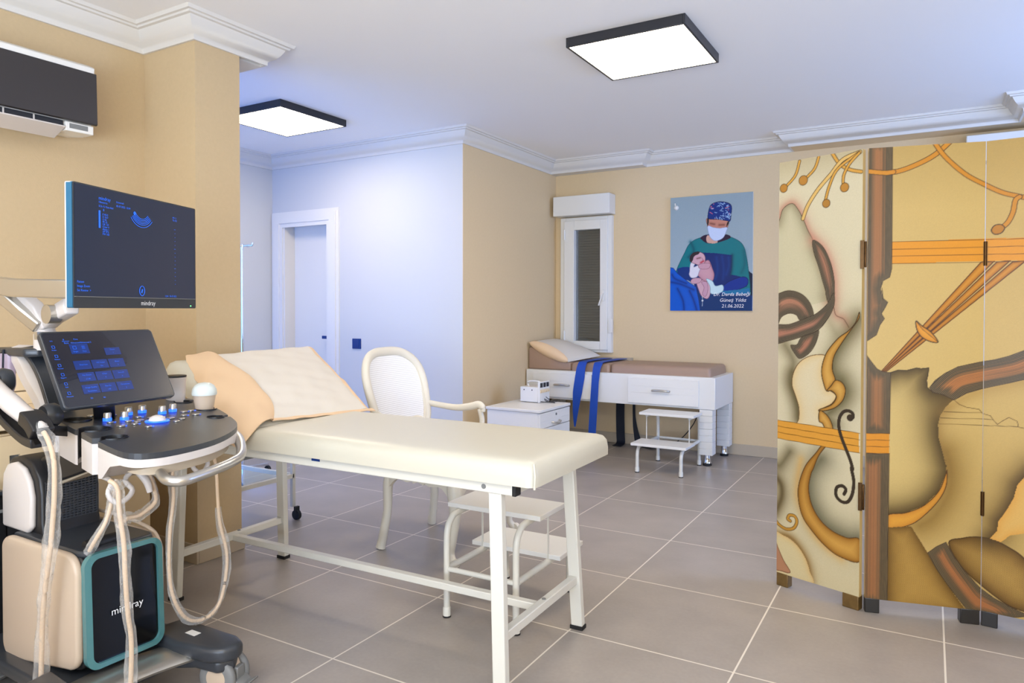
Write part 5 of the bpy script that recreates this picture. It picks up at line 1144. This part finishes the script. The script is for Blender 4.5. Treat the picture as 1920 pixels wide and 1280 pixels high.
    c.fill(tz+C8((1270, 512), (1320, 475), (1396, 465), (1560, 430), (1560, 60)), (240, 208, 140), None, smooth=False, shade=((236, 170, 70), .02, .5))
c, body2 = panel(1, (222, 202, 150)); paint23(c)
c.wood(A6((580, 330), (748, 330), (742, 1100), (730, 1150), (690, 1172), (675, 1220), (692, 1290))+B7((805, 0), (810, 70), (845, 100), (825, 140), (800, 180), (822, 215), (790, 260), (765, 330), (700, 372), (660, 380)), [(1626, 200), (1624, 420), (1622, 700)], rose=(166, 114, 82), smooth=False, seed=8)
c.wood(B7((660, 440), (693, 468), (730, 520), (770, 570), (810, 590), (865, 597), (859, 1026), (660, 1026)), [(1626, 640), (1622, 1160)], rose=(162, 112, 80), smooth=False, seed=9)
c.wood(C8((480, 28), (660, 32), (655, 425), (650, 860), (480, 860)), [(1622, 640), (1616, 1160)], rose=(162, 110, 80), smooth=False, seed=10)
c.stroke(A6((590, 515), (700, 525), (752, 519)), .018, (222, 158, 52), OUT)
c.fill(B7((660, 1024), (858, 1026), (856, 1167), (660, 1162)), (236, 166, 48), None, smooth=False)
for k in range(4): c.stroke(B7((660, 1024+k*46), (858, 1026+k*47)), .0020, (112, 72, 20), smooth=False)
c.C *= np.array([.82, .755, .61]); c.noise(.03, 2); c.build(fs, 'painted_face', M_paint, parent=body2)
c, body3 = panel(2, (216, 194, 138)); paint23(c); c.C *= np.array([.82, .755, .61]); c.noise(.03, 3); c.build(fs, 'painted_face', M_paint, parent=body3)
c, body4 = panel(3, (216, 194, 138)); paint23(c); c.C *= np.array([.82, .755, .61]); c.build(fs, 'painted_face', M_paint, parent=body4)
def hinge(x, y, z, w=.014): return fp('hinge', join(box(x-w, x, y-.004, y-.001, z-.055, z+.055), cyl((x+.004, y-.004, z-.05), .005, .1, 10)), M_brass, bevel=.001)
for z in (1.40, .455): hinge(-.224, 3.088, z)
for z in (1.395, .46): fp('hinge', join(cyl((.1745, 3.186, z-.045), .005, .09, 10), box(.168, .181, 3.1875, 3.189, z-.045, z+.045)), M_brass)
# ================================================================ POSTER
po = thing('poster', 'photo poster of a masked person in surgical gown holding a newborn', 'poster', (-1.575, 5.94, 1.17))
PO = (-1.914, 5.928, 1.176); PW, PH = .678, .956
part(po, 'backing_board', box(PO[0], PO[0]+PW, 5.9285, 5.949, PO[2], PO[2]+PH), M_white)
c = Canvas(PO, (1, 0, 0), PW, PH, .003, (168, 182, 188))
def D5(*P): return [(1240+x/4.925, 340+y/4.925) for x, y in P]
c.blend(.35*np.clip((c.Y/c.h-.3)/.7, 0, 1), (150, 166, 170)); c.blend(.3*np.clip(1-c.Y/c.h*2.2, 0, 1), (190, 200, 210))
c.fill(D5((800, 820), (850, 860), (850, 1200), (790, 1200)), (12, 40, 70), smooth=False)
TEAL, NAVY, BLU = (6, 132, 138), (8, 52, 118), (4, 96, 186)
c.fill(D5((430, 500), (360, 520), (300, 545), (250, 590), (215, 660), (175, 740), (145, 810), (150, 850), (280, 930), (400, 1000), (560, 1010), (800, 1050), (822, 1000), (812, 880), (800, 780), (785, 690), (765, 610), (730, 560), (670, 525), (600, 505)), TEAL, (4, 84, 92), .002)
c.fill(D5((145, 805), (200, 790), (262, 790), (262, 900), (300, 930), (200, 900), (150, 850)), (10, 62, 132), smooth=False)
c.fill(D5((350, 655), (500, 662), (652, 680), (650, 800), (640, 860), (700, 870), (800, 900), (790, 970), (700, 1000), (580, 1010), (540, 1100), (470, 1100), (330, 1100), (300, 930), (262, 900), (262, 800), (330, 700)), NAVY, smooth=False)
for P in (D5((560, 690), (575, 800), (570, 900)), D5((620, 700), (625, 780), (600, 860)), D5((510, 700), (520, 820), (500, 900))): c.glow(P, (20, 84, 156), .012, .55)
c.glow(D5((655, 680), (650, 800), (640, 860)), (3, 70, 90), .010, .8); c.glow(D5((270, 560), (300, 640), (250, 700)), (3, 90, 100), .012, .7); c.glow(D5((760, 640), (770, 760), (740, 840)), (2, 104, 112), .014, .6)
c.fill(D5((560, 990), (600, 940), (680, 900), (760, 880), (800, 905), (790, 960), (720, 995), (640, 1010), (580, 1012)), (12, 62, 150), (5, 36, 90), .002)
c.fill(D5((290, 1010), (560, 1040), (820, 1045), (846, 1060), (846, 1200), (290, 1200)), (8, 66, 120), smooth=False)
c.fill(D5((560, 1012), (700, 1000), (815, 985), (820, 1042), (560, 1040)), (34, 128, 168), smooth=False)
# neck, head, cap, mask
c.fill(D5((425, 490), (362, 518), (375, 540), (420, 570), (480, 572), (540, 560), (640, 520), (595, 488)), (52, 26, 62))
c.fill(D5((425, 500), (422, 560), (480, 572), (520, 560), (500, 520)), (216, 176, 160))
c.fill(D5((428, 340), (424, 400), (440, 470), (470, 520), (510, 540), (560, 520), (605, 440), (625, 370), (600, 350)), (206, 148, 128), (120, 74, 62), .0015)
c.fill(D5((426, 335), (424, 400), (434, 400), (440, 350)), (60, 44, 42)); c.fill(D5((628, 365), (618, 395), (600, 420), (608, 380)), (50, 36, 36))
c.glow(D5((455, 388), (490, 395)), (130, 78, 66), .008, .8); c.glow(D5((535, 402), (580, 400)), (130, 78, 66), .008, .8)
c.fill(D5((430, 412), (480, 425), (540, 432), (606, 425), (600, 460), (570, 520), (510, 548), (470, 535), (440, 490)), (206, 216, 236), (150, 160, 190), .0015)
c.fill(D5((430, 330), (440, 260), (460, 215), (510, 192), (570, 188), (630, 205), (650, 240), (645, 300), (635, 365), (600, 362), (520, 350), (450, 348)), (22, 62, 138), (10, 30, 70), .002)
rn = random.Random(4); capm = c.mask(c.pts(D5((432, 330), (442, 260), (462, 218), (510, 194), (570, 190), (630, 207), (648, 240), (643, 300), (632, 360), (520, 348)), True))
for k in range(46):
    x, y = rn.uniform(435, 645), rn.uniform(195, 355); s_ = c.C.copy(); c.stroke(D5((x, y), (x+rn.uniform(-18, 18), y+rn.uniform(-12, 12)), (x+rn.uniform(-26, 26), y+rn.uniform(-16, 16))), rn.uniform(.0025, .005), (170, 200, 228) if k % 5 else (220, 120, 130)); c.C = np.where(capm[..., None], c.C, s_)
# drape
c.fill(D5((82, 795), (110, 800), (150, 850), (240, 920), (320, 975), (345, 1090), (360, 1200), (80, 1200)), (6, 104, 200), (4, 60, 130), .002, smooth=False)
for P in (D5((90, 930), (180, 950), (300, 1000)), D5((150, 990), (200, 1100), (210, 1200)), D5((260, 1010), (300, 1100), (330, 1200)), D5((100, 860), (130, 900), (230, 940))): c.glow(P, (2, 56, 128), .010, .8)
# newborn and gloves
SK = (214, 176, 184)
c.fill(D5((330, 930), (345, 1000), (375, 1060), (430, 1080), (460, 1000), (450, 940), (400, 910)), SK, (150, 104, 118), .002)
c.fill(D5((400, 740), (440, 730), (470, 800), (488, 860), (470, 920), (400, 920), (350, 880), (330, 850), (340, 790)), (212, 168, 176), (146, 98, 112), .002, shade=((170, 110, 124), .012, .5))
c.fill(D5((330, 890), (370, 900), (360, 930), (310, 945), (275, 935), (280, 905)), (210, 170, 180), (150, 104, 118), .0016)
c.fill(D5((262, 830), (270, 760), (300, 735), (318, 745), (300, 790), (350, 770), (372, 780), (350, 830), (330, 880), (280, 890), (258, 860)), (226, 222, 228), (160, 160, 176), .002)
c.fill(D5((265, 700), (290, 665), (340, 650), (385, 665), (405, 700), (400, 750), (360, 775), (310, 760), (270, 740)), SK, (120, 84, 92), .002)
c.fill(D5((262, 730), (268, 690), (300, 655), (350, 648), (345, 670), (305, 690), (290, 730), (275, 745)), (66, 50, 54))
c.glow(D5((330, 712), (360, 705)), (110, 60, 66), .005, .8); c.glow(D5((365, 750), (390, 735)), (190, 40, 56), .006, .95); c.stroke(D5((372, 705), (385, 720), (378, 728)), .003, (160, 104, 112))
c.fill(D5((345, 770), (400, 755), (450, 760), (440, 800), (390, 810), (350, 800)), (208, 166, 176), (146, 98, 112), .0016)
c.fill(D5((415, 900), (470, 920), (500, 965), (560, 955), (575, 985), (560, 1020), (500, 1040), (455, 1030), (450, 970)), (206, 226, 228), (140, 170, 180), .002)
c.fill(D5((372, 930), (420, 930), (430, 1000), (410, 1060), (380, 1040), (395, 980)), (206, 166, 180), (150, 104, 118), .0016)
c.stroke(D5((378, 1060), (380, 1100), (378, 1150)), .004, (190, 200, 205)); c.dot(D5((380, 1100))[0], .008, (220, 226, 226))
c.C = np.clip(c.C, 0, 1)**1.22; c.noise(.03, 5)
face = c.build(po, 'printed_picture', attr_material('glossy_print', .35, .15), parent=None)
cx_ = PO[0]+PW*.770; yq = 5.9262
part(po, 'caption', join(text_geo('Dr. Derda Bebeği', .040, (cx_-.010, yq, PO[2]+.122), (1, 0, 0), (0, 0, 1), .25, 'CENTER'), text_geo('Güneş Yıldız', .041, (cx_, yq, PO[2]+.074), (1, 0, 0), (0, 0, 1), .25, 'CENTER'), text_geo('21.06.2022', .040, (cx_, yq, PO[2]+.026), (1, 0, 0), (0, 0, 1), .15, 'CENTER')), M_txtw, recalc=False)
part(po, 'fixing_clip', join(lathe([(0, 0), (.020, 0), (.018, -.012), (.008, -.018), (0, -.018)], (PO[0]+.052, 5.926, PO[2]+PH-.088), 16, 'Y'), beam((PO[0]+.045, 5.918, PO[2]+PH-.08), (PO[0]+.042, 5.918, PO[2]+PH-.050), .008, .006)), M_white, smooth=50)
